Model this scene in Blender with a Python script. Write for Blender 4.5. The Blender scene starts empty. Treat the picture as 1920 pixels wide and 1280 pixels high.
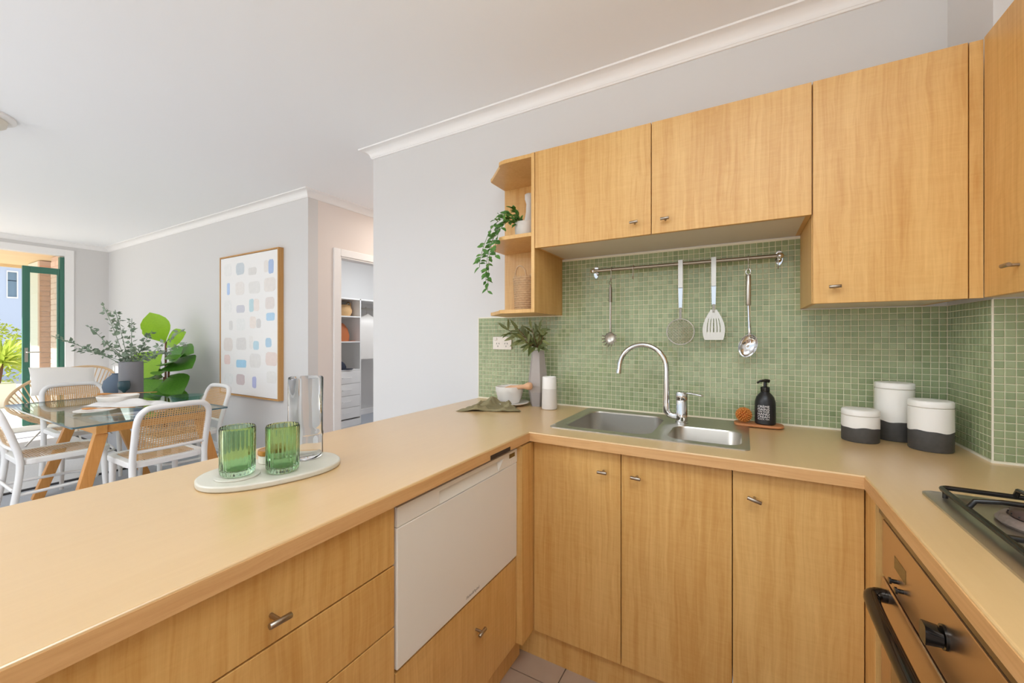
import bpy, bmesh, math, random
from mathutils import Vector, Matrix, noise
random.seed(7)
scene = bpy.context.scene
COL = scene.collection
R = math.radians

# ------------------------------------------------------------------ camera, world, sun, exposure
cam_d = bpy.data.cameras.new('camera')
cam = bpy.data.objects.new('camera', cam_d)
COL.objects.link(cam)
cam.location = (0, 0, 1.27)
cam.rotation_euler = (R(90), 0, R(29.75))
cam_d.sensor_width = 36.0
cam_d.lens = 758.5 / 1920 * 36.0
cam_d.shift_y = -9 / 1920
cam_d.clip_start = 0.02
scene.camera = cam

world = bpy.data.worlds.new('sky')
scene.world = world
world.use_nodes = True
wn = world.node_tree.nodes
bg = wn['Background']
bg.inputs['Color'].default_value = (0.80, 0.90, 1.0, 1)
bg.inputs['Strength'].default_value = 1.25

sun_d = bpy.data.lights.new('sun', 'SUN')
sun_d.energy = 9.0
sun_d.angle = R(1.0)
sun_d.color = (1.0, 0.97, 0.93)
sun = bpy.data.objects.new('sun', sun_d)
COL.objects.link(sun)
sun.rotation_euler = Vector((0.25, 0.75, -0.62)).to_track_quat('-Z', 'Y').to_euler()

scene.view_settings.view_transform = 'Standard'
scene.view_settings.look = 'None'
scene.view_settings.exposure = 0.12
scene.view_settings.gamma = 1.0
scene.view_settings.use_curve_mapping = False
scene.cycles.use_denoising = True
scene.cycles.max_bounces = 16
scene.cycles.diffuse_bounces = 8
scene.cycles.transparent_max_bounces = 24
scene.cycles.transmission_bounces = 16

# ------------------------------------------------------------------ helpers
def lin(h):
    if isinstance(h, str):
        c = [int(h[i:i + 2], 16) / 255 for i in (0, 2, 4)]
        return tuple((x / 12.92 if x <= 0.04045 else ((x + 0.055) / 1.055) ** 2.4) for x in c) + (1,)
    return tuple(h) + ((1,) if len(h) == 3 else ())

def mat(name, col, rough=0.5, metal=0.0, spec=0.5, bump=None, var=None, **kw):
    """bump=(scale,strength)  var=(scale,amount)  flat procedural material with slight noise"""
    m = bpy.data.materials.new(name)
    m.use_nodes = True
    nt = m.node_tree
    b = nt.nodes['Principled BSDF']
    b.inputs['Base Color'].default_value = lin(col)
    b.inputs['Roughness'].default_value = rough
    b.inputs['Metallic'].default_value = metal
    b.inputs['Specular IOR Level'].default_value = spec
    for k, v in kw.items():
        b.inputs[k.replace('_', ' ')].default_value = v
    if bump or var:
        tc = nt.nodes.new('ShaderNodeTexCoord')
    if bump:
        n = nt.nodes.new('ShaderNodeTexNoise')
        n.inputs['Scale'].default_value = bump[0]
        n.inputs['Detail'].default_value = 4
        nt.links.new(tc.outputs['Object'], n.inputs['Vector'])
        bp = nt.nodes.new('ShaderNodeBump')
        bp.inputs['Strength'].default_value = bump[1]
        bp.inputs['Distance'].default_value = 0.01
        nt.links.new(n.outputs['Fac'], bp.inputs['Height'])
        nt.links.new(bp.outputs['Normal'], b.inputs['Normal'])
    if var:
        n = nt.nodes.new('ShaderNodeTexNoise')
        n.inputs['Scale'].default_value = var[0]
        n.inputs['Detail'].default_value = 5
        nt.links.new(tc.outputs['Object'], n.inputs['Vector'])
        mx = nt.nodes.new('ShaderNodeMix')
        mx.data_type = 'RGBA'
        c = lin(col)
        mx.inputs['A'].default_value = tuple(max(0, x * (1 - var[1])) for x in c[:3]) + (1,)
        mx.inputs['B'].default_value = tuple(min(1, x * (1 + var[1])) for x in c[:3]) + (1,)
        nt.links.new(n.outputs['Fac'], mx.inputs['Factor'])
        nt.links.new(mx.outputs['Result'], b.inputs['Base Color'])
    return m

def wood(name, light, dark, axis=2, grain=90.0, stretch=0.03, rough=0.4, figure=0.5, contrast=1.0, coat=0.0):
    """fine straight grain along 'axis' with a faint ripple figure across it"""
    m = bpy.data.materials.new(name)
    m.use_nodes = True
    nt = m.node_tree
    L = nt.links
    b = nt.nodes['Principled BSDF']
    b.inputs['Roughness'].default_value = rough
    b.inputs['Coat Weight'].default_value = coat
    b.inputs['Coat Roughness'].default_value = 0.2
    tc = nt.nodes.new('ShaderNodeTexCoord')
    oi = nt.nodes.new('ShaderNodeObjectInfo')
    ad = nt.nodes.new('ShaderNodeVectorMath'); ad.operation = 'MULTIPLY_ADD'
    ad.inputs[1].default_value = (1, 1, 1)
    mul = nt.nodes.new('ShaderNodeVectorMath'); mul.operation = 'SCALE'
    mul.inputs[0].default_value = (3.1, 5.7, 2.3)
    L.new(oi.outputs['Random'], mul.inputs['Scale'])
    L.new(tc.outputs['Object'], ad.inputs[0])
    L.new(mul.outputs[0], ad.inputs[2])
    # slow wander of the grain lines
    wm = nt.nodes.new('ShaderNodeMapping'); ws = [5.0] * 3; ws[axis] = 3.0
    wm.inputs['Scale'].default_value = ws
    L.new(ad.outputs[0], wm.inputs['Vector'])
    wz = nt.nodes.new('ShaderNodeTexNoise'); wz.inputs['Scale'].default_value = 1.0; wz.inputs['Detail'].default_value = 3
    L.new(wm.outputs[0], wz.inputs['Vector'])
    wa = nt.nodes.new('ShaderNodeVectorMath'); wa.operation = 'MULTIPLY_ADD'
    am = [0.035] * 3; am[axis] = 0.0
    wa.inputs[1].default_value = am
    L.new(wz.outputs['Color'], wa.inputs[0]); L.new(ad.outputs[0], wa.inputs[2])
    mp = nt.nodes.new('ShaderNodeMapping')
    sc = [grain] * 3; sc[axis] = grain * stretch
    mp.inputs['Scale'].default_value = sc
    L.new(wa.outputs[0], mp.inputs['Vector'])
    n1 = nt.nodes.new('ShaderNodeTexNoise')
    n1.inputs['Scale'].default_value = 1.0; n1.inputs['Detail'].default_value = 6
    n1.inputs['Roughness'].default_value = 0.62; n1.inputs['Distortion'].default_value = 0.6
    L.new(mp.outputs[0], n1.inputs['Vector'])
    # ripple figure: noise stretched the other way
    mp2 = nt.nodes.new('ShaderNodeMapping')
    sc2 = [14.0] * 3; sc2[axis] = 90.0
    mp2.inputs['Scale'].default_value = sc2
    L.new(ad.outputs[0], mp2.inputs['Vector'])
    n2 = nt.nodes.new('ShaderNodeTexNoise')
    n2.inputs['Scale'].default_value = 1.0; n2.inputs['Detail'].default_value = 3
    n2.inputs['Distortion'].default_value = 1.0
    L.new(mp2.outputs[0], n2.inputs['Vector'])
    # broad cathedral variation
    mp3 = nt.nodes.new('ShaderNodeMapping')
    sc3 = [9.0] * 3; sc3[axis] = 0.8
    mp3.inputs['Scale'].default_value = sc3
    L.new(wa.outputs[0], mp3.inputs['Vector'])
    n3 = nt.nodes.new('ShaderNodeTexNoise')
    n3.inputs['Scale'].default_value = 1.0; n3.inputs['Detail'].default_value = 2
    L.new(mp3.outputs[0], n3.inputs['Vector'])
    def m3(op, a, bb):
        x = nt.nodes.new('ShaderNodeMath'); x.operation = op
        for i, v in enumerate((a, bb)):
            if isinstance(v, (int, float)): x.inputs[i].default_value = v
            else: L.new(v, x.inputs[i])
        return x.outputs[0]
    f = m3('ADD', m3('MULTIPLY', n1.outputs['Fac'], 0.55), m3('MULTIPLY', n2.outputs['Fac'], 0.45 * figure))
    f = m3('ADD', f, m3('MULTIPLY', n3.outputs['Fac'], 0.35))
    mid = 0.5 * (0.55 + 0.45 * figure + 0.35)
    f = m3('ADD', m3('MULTIPLY', m3('SUBTRACT', f, mid), 2.2 * contrast), 0.5)
    cl = nt.nodes.new('ShaderNodeClamp'); L.new(f, cl.inputs['Value'])
    mx = nt.nodes.new('ShaderNodeMix'); mx.data_type = 'RGBA'
    mx.inputs['A'].default_value = lin(dark); mx.inputs['B'].default_value = lin(light)
    L.new(cl.outputs[0], mx.inputs['Factor'])
    L.new(mx.outputs['Result'], b.inputs['Base Color'])
    return m

def glass(name, col, ior=1.45, rough=0.0):
    m = bpy.data.materials.new(name)
    m.use_nodes = True
    b = m.node_tree.nodes['Principled BSDF']
    b.inputs['Base Color'].default_value = lin(col)
    b.inputs['Roughness'].default_value = rough
    b.inputs['Transmission Weight'].default_value = 1.0
    b.inputs['IOR'].default_value = ior
    return m

def pane(name, tint, refl=0.6):
    """sheet glass: transparent with fresnel reflection"""
    m = bpy.data.materials.new(name)
    m.use_nodes = True
    nt = m.node_tree
    nt.nodes.remove(nt.nodes['Principled BSDF'])
    out = nt.nodes['Material Output']
    t = nt.nodes.new('ShaderNodeBsdfTransparent'); t.inputs['Color'].default_value = lin(tint)
    g = nt.nodes.new('ShaderNodeBsdfGlossy'); g.inputs['Roughness'].default_value = 0.02
    f = nt.nodes.new('ShaderNodeLayerWeight'); f.inputs['Blend'].default_value = 0.5
    pw = nt.nodes.new('ShaderNodeMath'); pw.operation = 'POWER'; pw.inputs[1].default_value = 4.0
    nt.links.new(f.outputs['Facing'], pw.inputs[0])
    mu = nt.nodes.new('ShaderNodeMath'); mu.operation = 'MULTIPLY_ADD'; mu.inputs[1].default_value = refl; mu.inputs[2].default_value = 0.035
    nt.links.new(pw.outputs[0], mu.inputs[0])
    mx = nt.nodes.new('ShaderNodeMixShader')
    nt.links.new(mu.outputs[0], mx.inputs[0])
    nt.links.new(t.outputs[0], mx.inputs[1]); nt.links.new(g.outputs[0], mx.inputs[2])
    nt.links.new(mx.outputs[0], out.inputs['Surface'])
    return m

class MB:
    def __init__(s): s.v = []; s.f = []
    def add(s, vs, fs):
        o = len(s.v); s.v += [tuple(p) for p in vs]; s.f += [tuple(i + o for i in q) for q in fs]; return s
    def box(s, x0, x1, y0, y1, z0, z1):
        return s.add([(x0, y0, z0), (x1, y0, z0), (x1, y1, z0), (x0, y1, z0), (x0, y0, z1), (x1, y0, z1), (x1, y1, z1), (x0, y1, z1)],
                     [(0, 3, 2, 1), (4, 5, 6, 7), (0, 1, 5, 4), (1, 2, 6, 5), (2, 3, 7, 6), (3, 0, 4, 7)])
    def bar(s, p0, p1, w, h, up=(0, 0, 1)):
        """rectangular bar from p0 to p1, w across, h along up"""
        p0, p1 = Vector(p0), Vector(p1); d = (p1 - p0).normalized(); u = Vector(up)
        a = d.cross(u).normalized(); b = a.cross(d).normalized()
        vs = []
        for p in (p0, p1):
            for i, j in ((-1, -1), (1, -1), (1, 1), (-1, 1)):
                vs.append(p + a * (w / 2 * i) + b * (h / 2 * j))
        return s.add(vs, [(0, 1, 2, 3), (4, 7, 6, 5), (0, 4, 5, 1), (1, 5, 6, 2), (2, 6, 7, 3), (3, 7, 4, 0)])
    def tube(s, pts, r, n=8, closed=False, caps=True):
        pts = [Vector(p) for p in pts]; k = len(pts)
        rs = r if isinstance(r, (list, tuple)) else [r] * k
        t0 = (pts[1] - pts[0]).normalized()
        ref = Vector((0, 0, 1)) if abs(t0.z) < 0.9 else Vector((1, 0, 0))
        a = t0.cross(ref).normalized(); prev = t0; vs = []
        for i, p in enumerate(pts):
            if closed: t = (pts[(i + 1) % k] - pts[i - 1]).normalized()
            elif i == 0: t = t0
            elif i == k - 1: t = (pts[-1] - pts[-2]).normalized()
            else: t = ((pts[i + 1] - p).normalized() + (p - pts[i - 1]).normalized()).normalized()
            ax = prev.cross(t)
            if ax.length > 1e-7:
                a = Matrix.Rotation(prev.angle(t), 3, ax.normalized()) @ a
            a = (a - t * a.dot(t)).normalized(); prev = t; b = t.cross(a)
            for j in range(n):
                q = 2 * math.pi * j / n
                vs.append(p + (a * math.cos(q) + b * math.sin(q)) * rs[i])
        fs = []
        for i in range(k if closed else k - 1):
            i2 = (i + 1) % k
            for j in range(n):
                j2 = (j + 1) % n
                fs.append((i * n + j, i * n + j2, i2 * n + j2, i2 * n + j))
        if not closed and caps:
            fs.append(tuple(range(n - 1, -1, -1))); fs.append(tuple((k - 1) * n + j for j in range(n)))
        return s.add(vs, fs)
    def cyl(s, p0, p1, r, n=16, r1=None):
        return s.tube([p0, p1], [r, r if r1 is None else r1], n)
    def lathe(s, prof, c=(0, 0, 0), n=32, rot=0.0, sx=1.0, sy=1.0, cap0=True, cap1=True, rfun=None):
        vs = []; k = len(prof)
        for i, (r, z) in enumerate(prof):
            for j in range(n):
                q = 2 * math.pi * j / n + rot
                rr = rfun(r, q, i) if rfun else r
                vs.append((c[0] + rr * math.cos(q) * sx, c[1] + rr * math.sin(q) * sy, c[2] + z))
        fs = []
        for i in range(k - 1):
            for j in range(n):
                j2 = (j + 1) % n
                fs.append((i * n + j, i * n + j2, (i + 1) * n + j2, (i + 1) * n + j))
        if cap0: fs.append(tuple(range(n - 1, -1, -1)))
        if cap1: fs.append(tuple((k - 1) * n + j for j in range(n)))
        return s.add(vs, fs)
    def prism(s, poly, z0, z1):
        n = len(poly)
        return s.add([(x, y, z0) for x, y in poly] + [(x, y, z1) for x, y in poly],
                     [tuple(range(n - 1, -1, -1)), tuple(range(n, 2 * n))] + [(i, (i + 1) % n, n + (i + 1) % n, n + i) for i in range(n)])
    def ring(s, outer, inner, z0, z1):
        n = len(outer); vs = []
        for pl in (outer, inner):
            for z in (z0, z1): vs += [(x, y, z) for x, y in pl]
        fs = []
        for i in range(n):
            j = (i + 1) % n
            fs += [(i, j, n + j, n + i), (2 * n + j, 2 * n + i, 3 * n + i, 3 * n + j), (n + i, n + j, 3 * n + j, 3 * n + i), (j, i, 2 * n + i, 2 * n + j)]
        return s.add(vs, fs)
    def sphere(s, c, r, nu=16, nv=10, sc=(1, 1, 1)):
        vs = [(c[0], c[1], c[2] - r * sc[2])]
        for i in range(1, nv):
            q = math.pi * i / nv - math.pi / 2
            for j in range(nu):
                p = 2 * math.pi * j / nu
                vs.append((c[0] + r * sc[0] * math.cos(q) * math.cos(p), c[1] + r * sc[1] * math.cos(q) * math.sin(p), c[2] + r * sc[2] * math.sin(q)))
        vs.append((c[0], c[1], c[2] + r * sc[2])); fs = []
        for j in range(nu):
            fs.append((0, 1 + (j + 1) % nu, 1 + j))
            fs.append((len(vs) - 1, 1 + (nv - 2) * nu + j, 1 + (nv - 2) * nu + (j + 1) % nu))
        for i in range(nv - 2):
            for j in range(nu):
                a = 1 + i * nu + j; b = 1 + i * nu + (j + 1) % nu
                fs.append((a, b, b + nu, a + nu))
        return s.add(vs, fs)
    def mesh(s, name, smooth=None, org=(0, 0, 0), recalc=True, weld=False):
        me = bpy.data.meshes.new(name)
        ox, oy, oz = org
        me.from_pydata([(x - ox, y - oy, z - oz) for x, y, z in s.v], [], s.f)
        if recalc:
            bm = bmesh.new(); bm.from_mesh(me)
            if weld: bmesh.ops.remove_doubles(bm, verts=bm.verts, dist=1e-6)
            bmesh.ops.recalc_face_normals(bm, faces=bm.faces)
            bm.to_mesh(me); bm.free()
        if smooth:
            me.polygons.foreach_set('use_smooth', [True] * len(me.polygons))
            me.set_sharp_from_angle(angle=R(smooth))
        me.update()
        return me
    def build(s, name, m, parent=None, smooth=None, bevel=0, seg=2, label=None, recalc=True, local=False, kind=None, weld=False):
        org = (0, 0, 0)
        if parent is not None and not local:
            p = parent
            org = Vector((0, 0, 0))
            while p is not None:
                org = org + p.location; p = p.parent
        me = s.mesh(name, smooth, org, recalc, weld)
        me.materials.append(m)
        return link(name, me, parent, bevel, seg, label, kind)

def link(name, me, parent=None, bevel=0, seg=2, label=None, kind=None):
    o = bpy.data.objects.new(name, me); COL.objects.link(o); o.parent = parent
    if bevel:
        b = o.modifiers.new('bevel', 'BEVEL'); b.width = bevel; b.segments = seg; b.limit_method = 'ANGLE'; b.angle_limit = R(40)
        b.harden_normals = False
    if label: o['label'] = label
    if kind: o['kind'] = kind
    return o

def tag(o, label, cat, group=None, kind=None):
    o['label'] = label; o['category'] = cat
    if group: o['group'] = group
    if kind: o['kind'] = kind
    return o

def thing(name, label, cat, loc=(0, 0, 0), rz=0.0, group=None):
    o = bpy.data.objects.new(name, None); COL.objects.link(o)
    o.empty_display_size = 0.05
    o.location = loc; o.rotation_euler = (0, 0, rz)
    return tag(o, label, cat, group)

def struct(name, mb, m, label, parent=None, **kw):
    o = mb.build(name, m, parent, **kw)
    if parent is None: o['kind'] = 'structure'; o['label'] = label
    return o

def copy_tree(o, parent=None):
    c = o.copy(); COL.objects.link(c); c.parent = parent
    for ch in o.children: copy_tree(ch, c)
    return c

def rrect(x0, x1, y0, y1, r, n=6):
    pts = []
    for cx, cy, a0 in ((x1 - r, y1 - r, 0), (x0 + r, y1 - r, 90), (x0 + r, y0 + r, 180), (x1 - r, y0 + r, 270)):
        for i in range(n + 1):
            q = R(a0 + 90 * i / n); pts.append((cx + r * math.cos(q), cy + r * math.sin(q)))
    return pts

def bez(pts, n=8):
    """Catmull-Rom through the points"""
    P = [Vector(p) for p in pts]; P = [P[0] * 2 - P[1]] + P + [P[-1] * 2 - P[-2]]; out = []
    for i in range(1, len(P) - 2):
        for k in range(n):
            t = k / n; a, b, c, d = P[i - 1:i + 3]
            out.append(0.5 * ((2 * b) + (c - a) * t + (2 * a - 5 * b + 4 * c - d) * t * t + (3 * b - a - 3 * c + d) * t ** 3))
    out.append(P[-2]); return out

def text_mesh(body, size, extrude=0.0004, shear=0.0, align='CENTER', space=1.0):
    cu = bpy.data.curves.new('lettering', 'FONT'); cu.body = body; cu.size = size; cu.extrude = extrude
    cu.shear = shear; cu.align_x = align; cu.align_y = 'CENTER'; cu.space_line = space
    o = bpy.data.objects.new('lettering', cu); COL.objects.link(o)
    dg = bpy.context.evaluated_depsgraph_get()
    me = bpy.data.meshes.new_from_object(o.evaluated_get(dg))
    bpy.data.objects.remove(o); bpy.data.curves.remove(cu)
    return me

# ------------------------------------------------------------------ materials
M = {}
M['wall'] = mat('wall_paint', 'd8d6d4', 0.75, bump=(180, 0.02))
M['wall_hall'] = mat('hall_paint', 'e6dcd5', 0.75, bump=(180, 0.02))
M['ceiling'] = mat('ceiling_paint', 'f3f4f5', 0.85)
M['trim'] = mat('trim_paint', 'f2f0ee', 0.45)
M['white'] = mat('white_melamine', 'efeeec', 0.4)
M['maple'] = wood('maple_door', 'e3b975', 'be873e', 2, 75, 0.03, 0.42, 0.28, 1.1)
M['maple_carcass'] = wood('maple_carcass', 'e3b975', 'c6914a', 2, 75, 0.03, 0.42, 0.28, 0.8)
M['worktop'] = wood('maple_worktop', 'd9b580', 'cda66c', 1, 80, 0.05, 0.36, 0.3, 0.7)
M['worktop'].node_tree.nodes['Principled BSDF'].inputs['Specular IOR Level'].default_value = 1.0
M['worktop'].node_tree.nodes['Principled BSDF'].inputs['Coat Weight'].default_value = 0.8
M['worktop'].node_tree.nodes['Principled BSDF'].inputs['Coat Roughness'].default_value = 0.3
M['worktop'].node_tree.nodes['Principled BSDF'].inputs['Coat IOR'].default_value = 1.7
M['edge'] = wood('maple_edge', 'dfb27c', 'c18f58', 1, 120, 0.02, 0.4, 0.1, 1.1)
M['edge_x'] = wood('maple_edge_x', 'dfb27c', 'c18f58', 0, 120, 0.02, 0.4, 0.1, 1.1)
for k_ in ('maple', 'maple_carcass'):
    M[k_].node_tree.nodes['Principled BSDF'].inputs['Specular IOR Level'].default_value = 0.55
    M[k_].node_tree.nodes['Principled BSDF'].inputs['Roughness'].default_value = 0.4
M['gap'] = mat('dark_gap', '3a2a1c', 0.9)
M['under'] = mat('white_underside', 'd9cdbb', 0.5)
M['steel'] = mat('brushed_steel', 'c4bfb6', 0.34, 1.0, bump=(60, 0.02))
M['steel_dark'] = mat('dark_brushed_steel', '8f877b', 0.3, 1.0)
M['chrome'] = mat('chrome', 'd8d8d8', 0.06, 1.0)
M['knob'] = mat('satin_nickel', 'a79b8c', 0.32, 1.0)
M['dw'] = mat('appliance_white', 'e6e1d6', 0.35)
M['dw_dark'] = mat('display_brown', '6d5428', 0.25)
M['dw_text'] = mat('grey_print', '9a948c', 0.5)
M['ovenface'] = mat('mirror_bronze', 'd6c0aa', 0.3, 1.0)
M['oven_glass'] = mat('oven_glass', '9a8f84', 0.06, 1.0)
M['black'] = mat('black_gloss', '14110f', 0.12)
M['black_matt'] = mat('black_matt', '1b1a1a', 0.5)
M['enamel'] = mat('black_enamel', '17130f', 0.25)
M['burner'] = mat('worn_burner', '8d8078', 0.5, 0.6, var=(90, 0.5))
M['burner_cap'] = mat('burner_cap', '5a4640', 0.45, 0.3, var=(120, 0.4))
M['grout'] = mat('grout', 'e8e2c4', 0.9)
M['bead'] = mat('silicone_bead', 'ebe5d0', 0.5)
M['marble'] = mat('pale_marble', 'd0ccbd', 0.35, var=(9, 0.06))
M['green_glass'] = glass('green_glass', 'cdecc9', 1.38)
M['clear_glass'] = glass('clear_glass', 'fcfdfd', 1.3)
M['table_glass'] = pane('table_glass', 'eef8f5', 0.7)
M['glass_edge'] = mat('glass_edge', '4d6a72', 0.1)
M['door_glass'] = pane('door_glass', 'f4faf8', 0.45)
M['gold'] = mat('brass_lid', 'c08a45', 0.3, 0.8)
M['candle'] = mat('cream_ceramic', 'e8e2d4', 0.4)
M['ceramic'] = mat('white_ceramic', 'ece8e2', 0.4)
M['ceramic_grey'] = mat('grey_white_ceramic', 'd6d0c8', 0.55, var=(30, 0.04))
M['vase_grey'] = mat('taupe_ceramic', 'a9a09a', 0.6)
M['vase_dip'] = mat('taupe_dipped', '97908c', 0.45)
M['slate'] = mat('slate_vase', '7d7c80', 0.6)
M['jar_white'] = mat('jar_white', 'ece8e0', 0.4)
M['jar_black'] = mat('jar_slate', '4a4845', 0.6, var=(60, 0.35))
M['linen'] = mat('olive_linen', '8c8260', 0.9, bump=(400, 0.15), var=(8, 0.1))
M['linen_white'] = mat('white_linen', 'dcd9d6', 0.9, bump=(300, 0.1))
M['pestle'] = wood('pestle_wood', 'e0b48e', 'cf9a72', 0, 40, 0.1, 0.5, 0.1)
M['soapbottle'] = mat('soap_black', '201f20', 0.4)
M['print_white'] = mat('white_print', 'e9e4e0', 0.6)
M['tray'] = wood('tray_wood', 'c48350', 'a8683a', 0, 40, 0.1, 0.5, 0.2)
M['brush'] = mat('brush_bristle', 'd68a3e', 0.7)
M['oak'] = wood('oak', 'd79b55', 'b97a38', 2, 60, 0.05, 0.5, 0.2)
M['oak_x'] = wood('oak_x', 'd79b55', 'b97a38', 0, 60, 0.05, 0.5, 0.2)
M['spoonwood'] = wood('spoon_wood', 'cf9350', 'b5773a', 0, 60, 0.05, 0.5, 0.2)
M['frame_oak'] = wood('frame_oak', 'cf9f62', 'b98647', 2, 60, 0.05, 0.5, 0.2)
M['canvas'] = mat('canvas', 'f0eeec', 0.9, bump=(500, 0.05))
M['chairwhite'] = mat('chair_white', 'e4e2e0', 0.4)
M['cane'] = mat('cane', 'd3a873', 0.6, var=(40, 0.12))
M['rattan'] = mat('rattan', 'd9bb94', 0.6, var=(30, 0.12))
M['cushion'] = mat('cushion', 'e9e5e0', 0.95, bump=(250, 0.08))
M['blue'] = mat('slate_blue', '5f6d7e', 0.7)
M['teal_glass'] = mat('dark_teal', '2f4a52', 0.15)
M['bluewhite'] = mat('blue_glaze', '3f67a6', 0.3)
M['pot'] = mat('basket_pot', 'b9b1a6', 0.8, var=(60, 0.15))
M['stem'] = mat('brown_stem', '6d4a32', 0.8)
M['stem_green'] = mat('green_stem', '6a7a40', 0.7)
M['soil'] = mat('soil', '3b2c20', 0.95)
def leafmat(name, a, b, rough=0.45, trans=0.25):
    m = mat(name, a, rough)
    nt = m.node_tree; bs = nt.nodes['Principled BSDF']
    oi = nt.nodes.new('ShaderNodeObjectInfo')
    tc = nt.nodes.new('ShaderNodeTexCoord')
    no = nt.nodes.new('ShaderNodeTexNoise'); no.inputs['Scale'].default_value = 25
    nt.links.new(tc.outputs['Object'], no.inputs['Vector'])
    ad = nt.nodes.new('ShaderNodeMath'); ad.operation = 'MULTIPLY_ADD'; ad.inputs[1].default_value = 0.5
    nt.links.new(no.outputs['Fac'], ad.inputs[0])
    hf = nt.nodes.new('ShaderNodeMath'); hf.operation = 'MULTIPLY'; hf.inputs[1].default_value = 0.6
    nt.links.new(oi.outputs['Random'], hf.inputs[0]); nt.links.new(hf.outputs[0], ad.inputs[2])
    mx = nt.nodes.new('ShaderNodeMix'); mx.data_type = 'RGBA'
    mx.inputs['A'].default_value = lin(a); mx.inputs['B'].default_value = lin(b)
    nt.links.new(ad.outputs[0], mx.inputs['Factor'])
    nt.links.new(mx.outputs['Result'], bs.inputs['Base Color'])
    tr = nt.nodes.new('ShaderNodeBsdfTranslucent')
    nt.links.new(mx.outputs['Result'], tr.inputs['Color'])
    ms = nt.nodes.new('ShaderNodeMixShader'); ms.inputs[0].default_value = trans
    out = nt.nodes['Material Output']
    nt.links.new(bs.outputs[0], ms.inputs[1]); nt.links.new(tr.outputs[0], ms.inputs[2])
    nt.links.new(ms.outputs[0], out.inputs['Surface'])
    return m
M['leaf_olive'] = leafmat('olive_leaf', '45562c', '848a52', 0.4, 0.15)
M['leaf_trail'] = leafmat('trailing_leaf', '2e5f22', '6a9c45', 0.45, 0.2)
M['leaf_fig'] = leafmat('fig_leaf', '2f6b2a', '74ab3a', 0.3, 0.2)
M['leaf_fig_backlit'] = leafmat('backlit_fig_leaf', '7db42a', 'a9d334', 0.4, 0.3)  # brighter copy of the fig leaf, backlight put into the colour
M['leaf_euc'] = leafmat('eucalyptus_leaf', '6b7f6c', '9aaa92', 0.6, 0.2)
M['leaf_yucca'] = leafmat('yucca_leaf', '8fae3a', 'e0e57a', 0.5, 0.35)
M['leaf_shrub'] = leafmat('shrub_leaf', '7f9a3a', 'd8cf52', 0.5, 0.35)
M['basket'] = mat('seagrass', 'c3a27c', 0.8, var=(80, 0.25))
M['basket_tan'] = mat('tan_seagrass', 'cfa877', 0.8, var=(60, 0.15))
M['carpet'] = mat('grey_carpet', 'b4b7be', 1.0, bump=(350, 0.6), var=(260, 0.25))
M['rug'] = mat('pale_rug', 'd2d1d2', 1.0, bump=(200, 0.5), var=(150, 0.18))
M['rug_edge'] = mat('rug_binding', '3c3a3c', 0.95)
M['tilefloor'] = mat('floor_tile', 'a8927f', 0.4, var=(14, 0.08))
M['tilegrout'] = mat('floor_grout', '5b4a3e', 0.95)
M['green_paint'] = mat('green_door_paint', '3f7361', 0.35)
M['soffit'] = wood('soffit_boards', 'e6cfa8', 'dcc096', 1, 30, 0.05, 0.6, 0.1)
M['brick'] = mat('salmon_brick', 'd8ac94', 0.9, var=(20, 0.12))
M['brick2'] = mat('pale_brick', 'e3c8b8', 0.9, var=(20, 0.1))
M['mortar'] = mat('mortar', 'd6bba9', 0.95)
M['render'] = mat('cream_render', 'e6e2d6', 0.85)
M['house'] = mat('blue_grey_cladding', 'c2cce0', 0.8)
M['houseglass'] = mat('house_window', '7d93a6', 0.1)
M['paving'] = mat('paving', 'cfc9c0', 0.9, var=(4, 0.08))
M['leather'] = mat('tan_leather', 'b5673a', 0.5)
M['navy'] = mat('navy_felt', '2f3342', 0.9)
M['cream_plastic'] = mat('cream_plastic', 'e9e0d4', 0.35)
M['slot'] = mat('slot_dark', '2a2420', 0.6)
# glazed mosaic: every tile its own tone, picked by its grid cell
def tile_mat():
    m = mat('green_glass_mosaic', '8fa678', 0.12)
    nt = m.node_tree; b = nt.nodes['Principled BSDF']
    g = nt.nodes.new('ShaderNodeNewGeometry')
    sn = nt.nodes.new('ShaderNodeVectorMath'); sn.operation = 'SNAP'
    ad = nt.nodes.new('ShaderNodeVectorMath'); ad.operation = 'ADD'; ad.inputs[1].default_value = (4.9894, 4.9772, 4.9926)
    nt.links.new(g.outputs['Position'], ad.inputs[0]); nt.links.new(ad.outputs[0], sn.inputs[0])
    sn.inputs[1].default_value = (0.0226, 0.0226, 0.0226)
    w = nt.nodes.new('ShaderNodeTexWhiteNoise'); nt.links.new(sn.outputs[0], w.inputs['Vector'])
    no = nt.nodes.new('ShaderNodeTexNoise'); no.inputs['Scale'].default_value = 6; no.inputs['Detail'].default_value = 3
    nt.links.new(g.outputs['Position'], no.inputs['Vector'])
    av = nt.nodes.new('ShaderNodeMath'); av.operation = 'MULTIPLY_ADD'; av.inputs[1].default_value = 0.6
    hf = nt.nodes.new('ShaderNodeMath'); hf.operation = 'MULTIPLY'; hf.inputs[1].default_value = 0.4
    nt.links.new(no.outputs['Fac'], hf.inputs[0])
    nt.links.new(w.outputs['Value'], av.inputs[0]); nt.links.new(hf.outputs[0], av.inputs[2])
    mx = nt.nodes.new('ShaderNodeMix'); mx.data_type = 'RGBA'
    mx.inputs['A'].default_value = lin('84936a'); mx.inputs['B'].default_value = lin('a8b189')
    nt.links.new(av.outputs[0], mx.inputs['Factor']); nt.links.new(mx.outputs['Result'], b.inputs['Base Color'])
    return m
M['tile'] = tile_mat()

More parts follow.
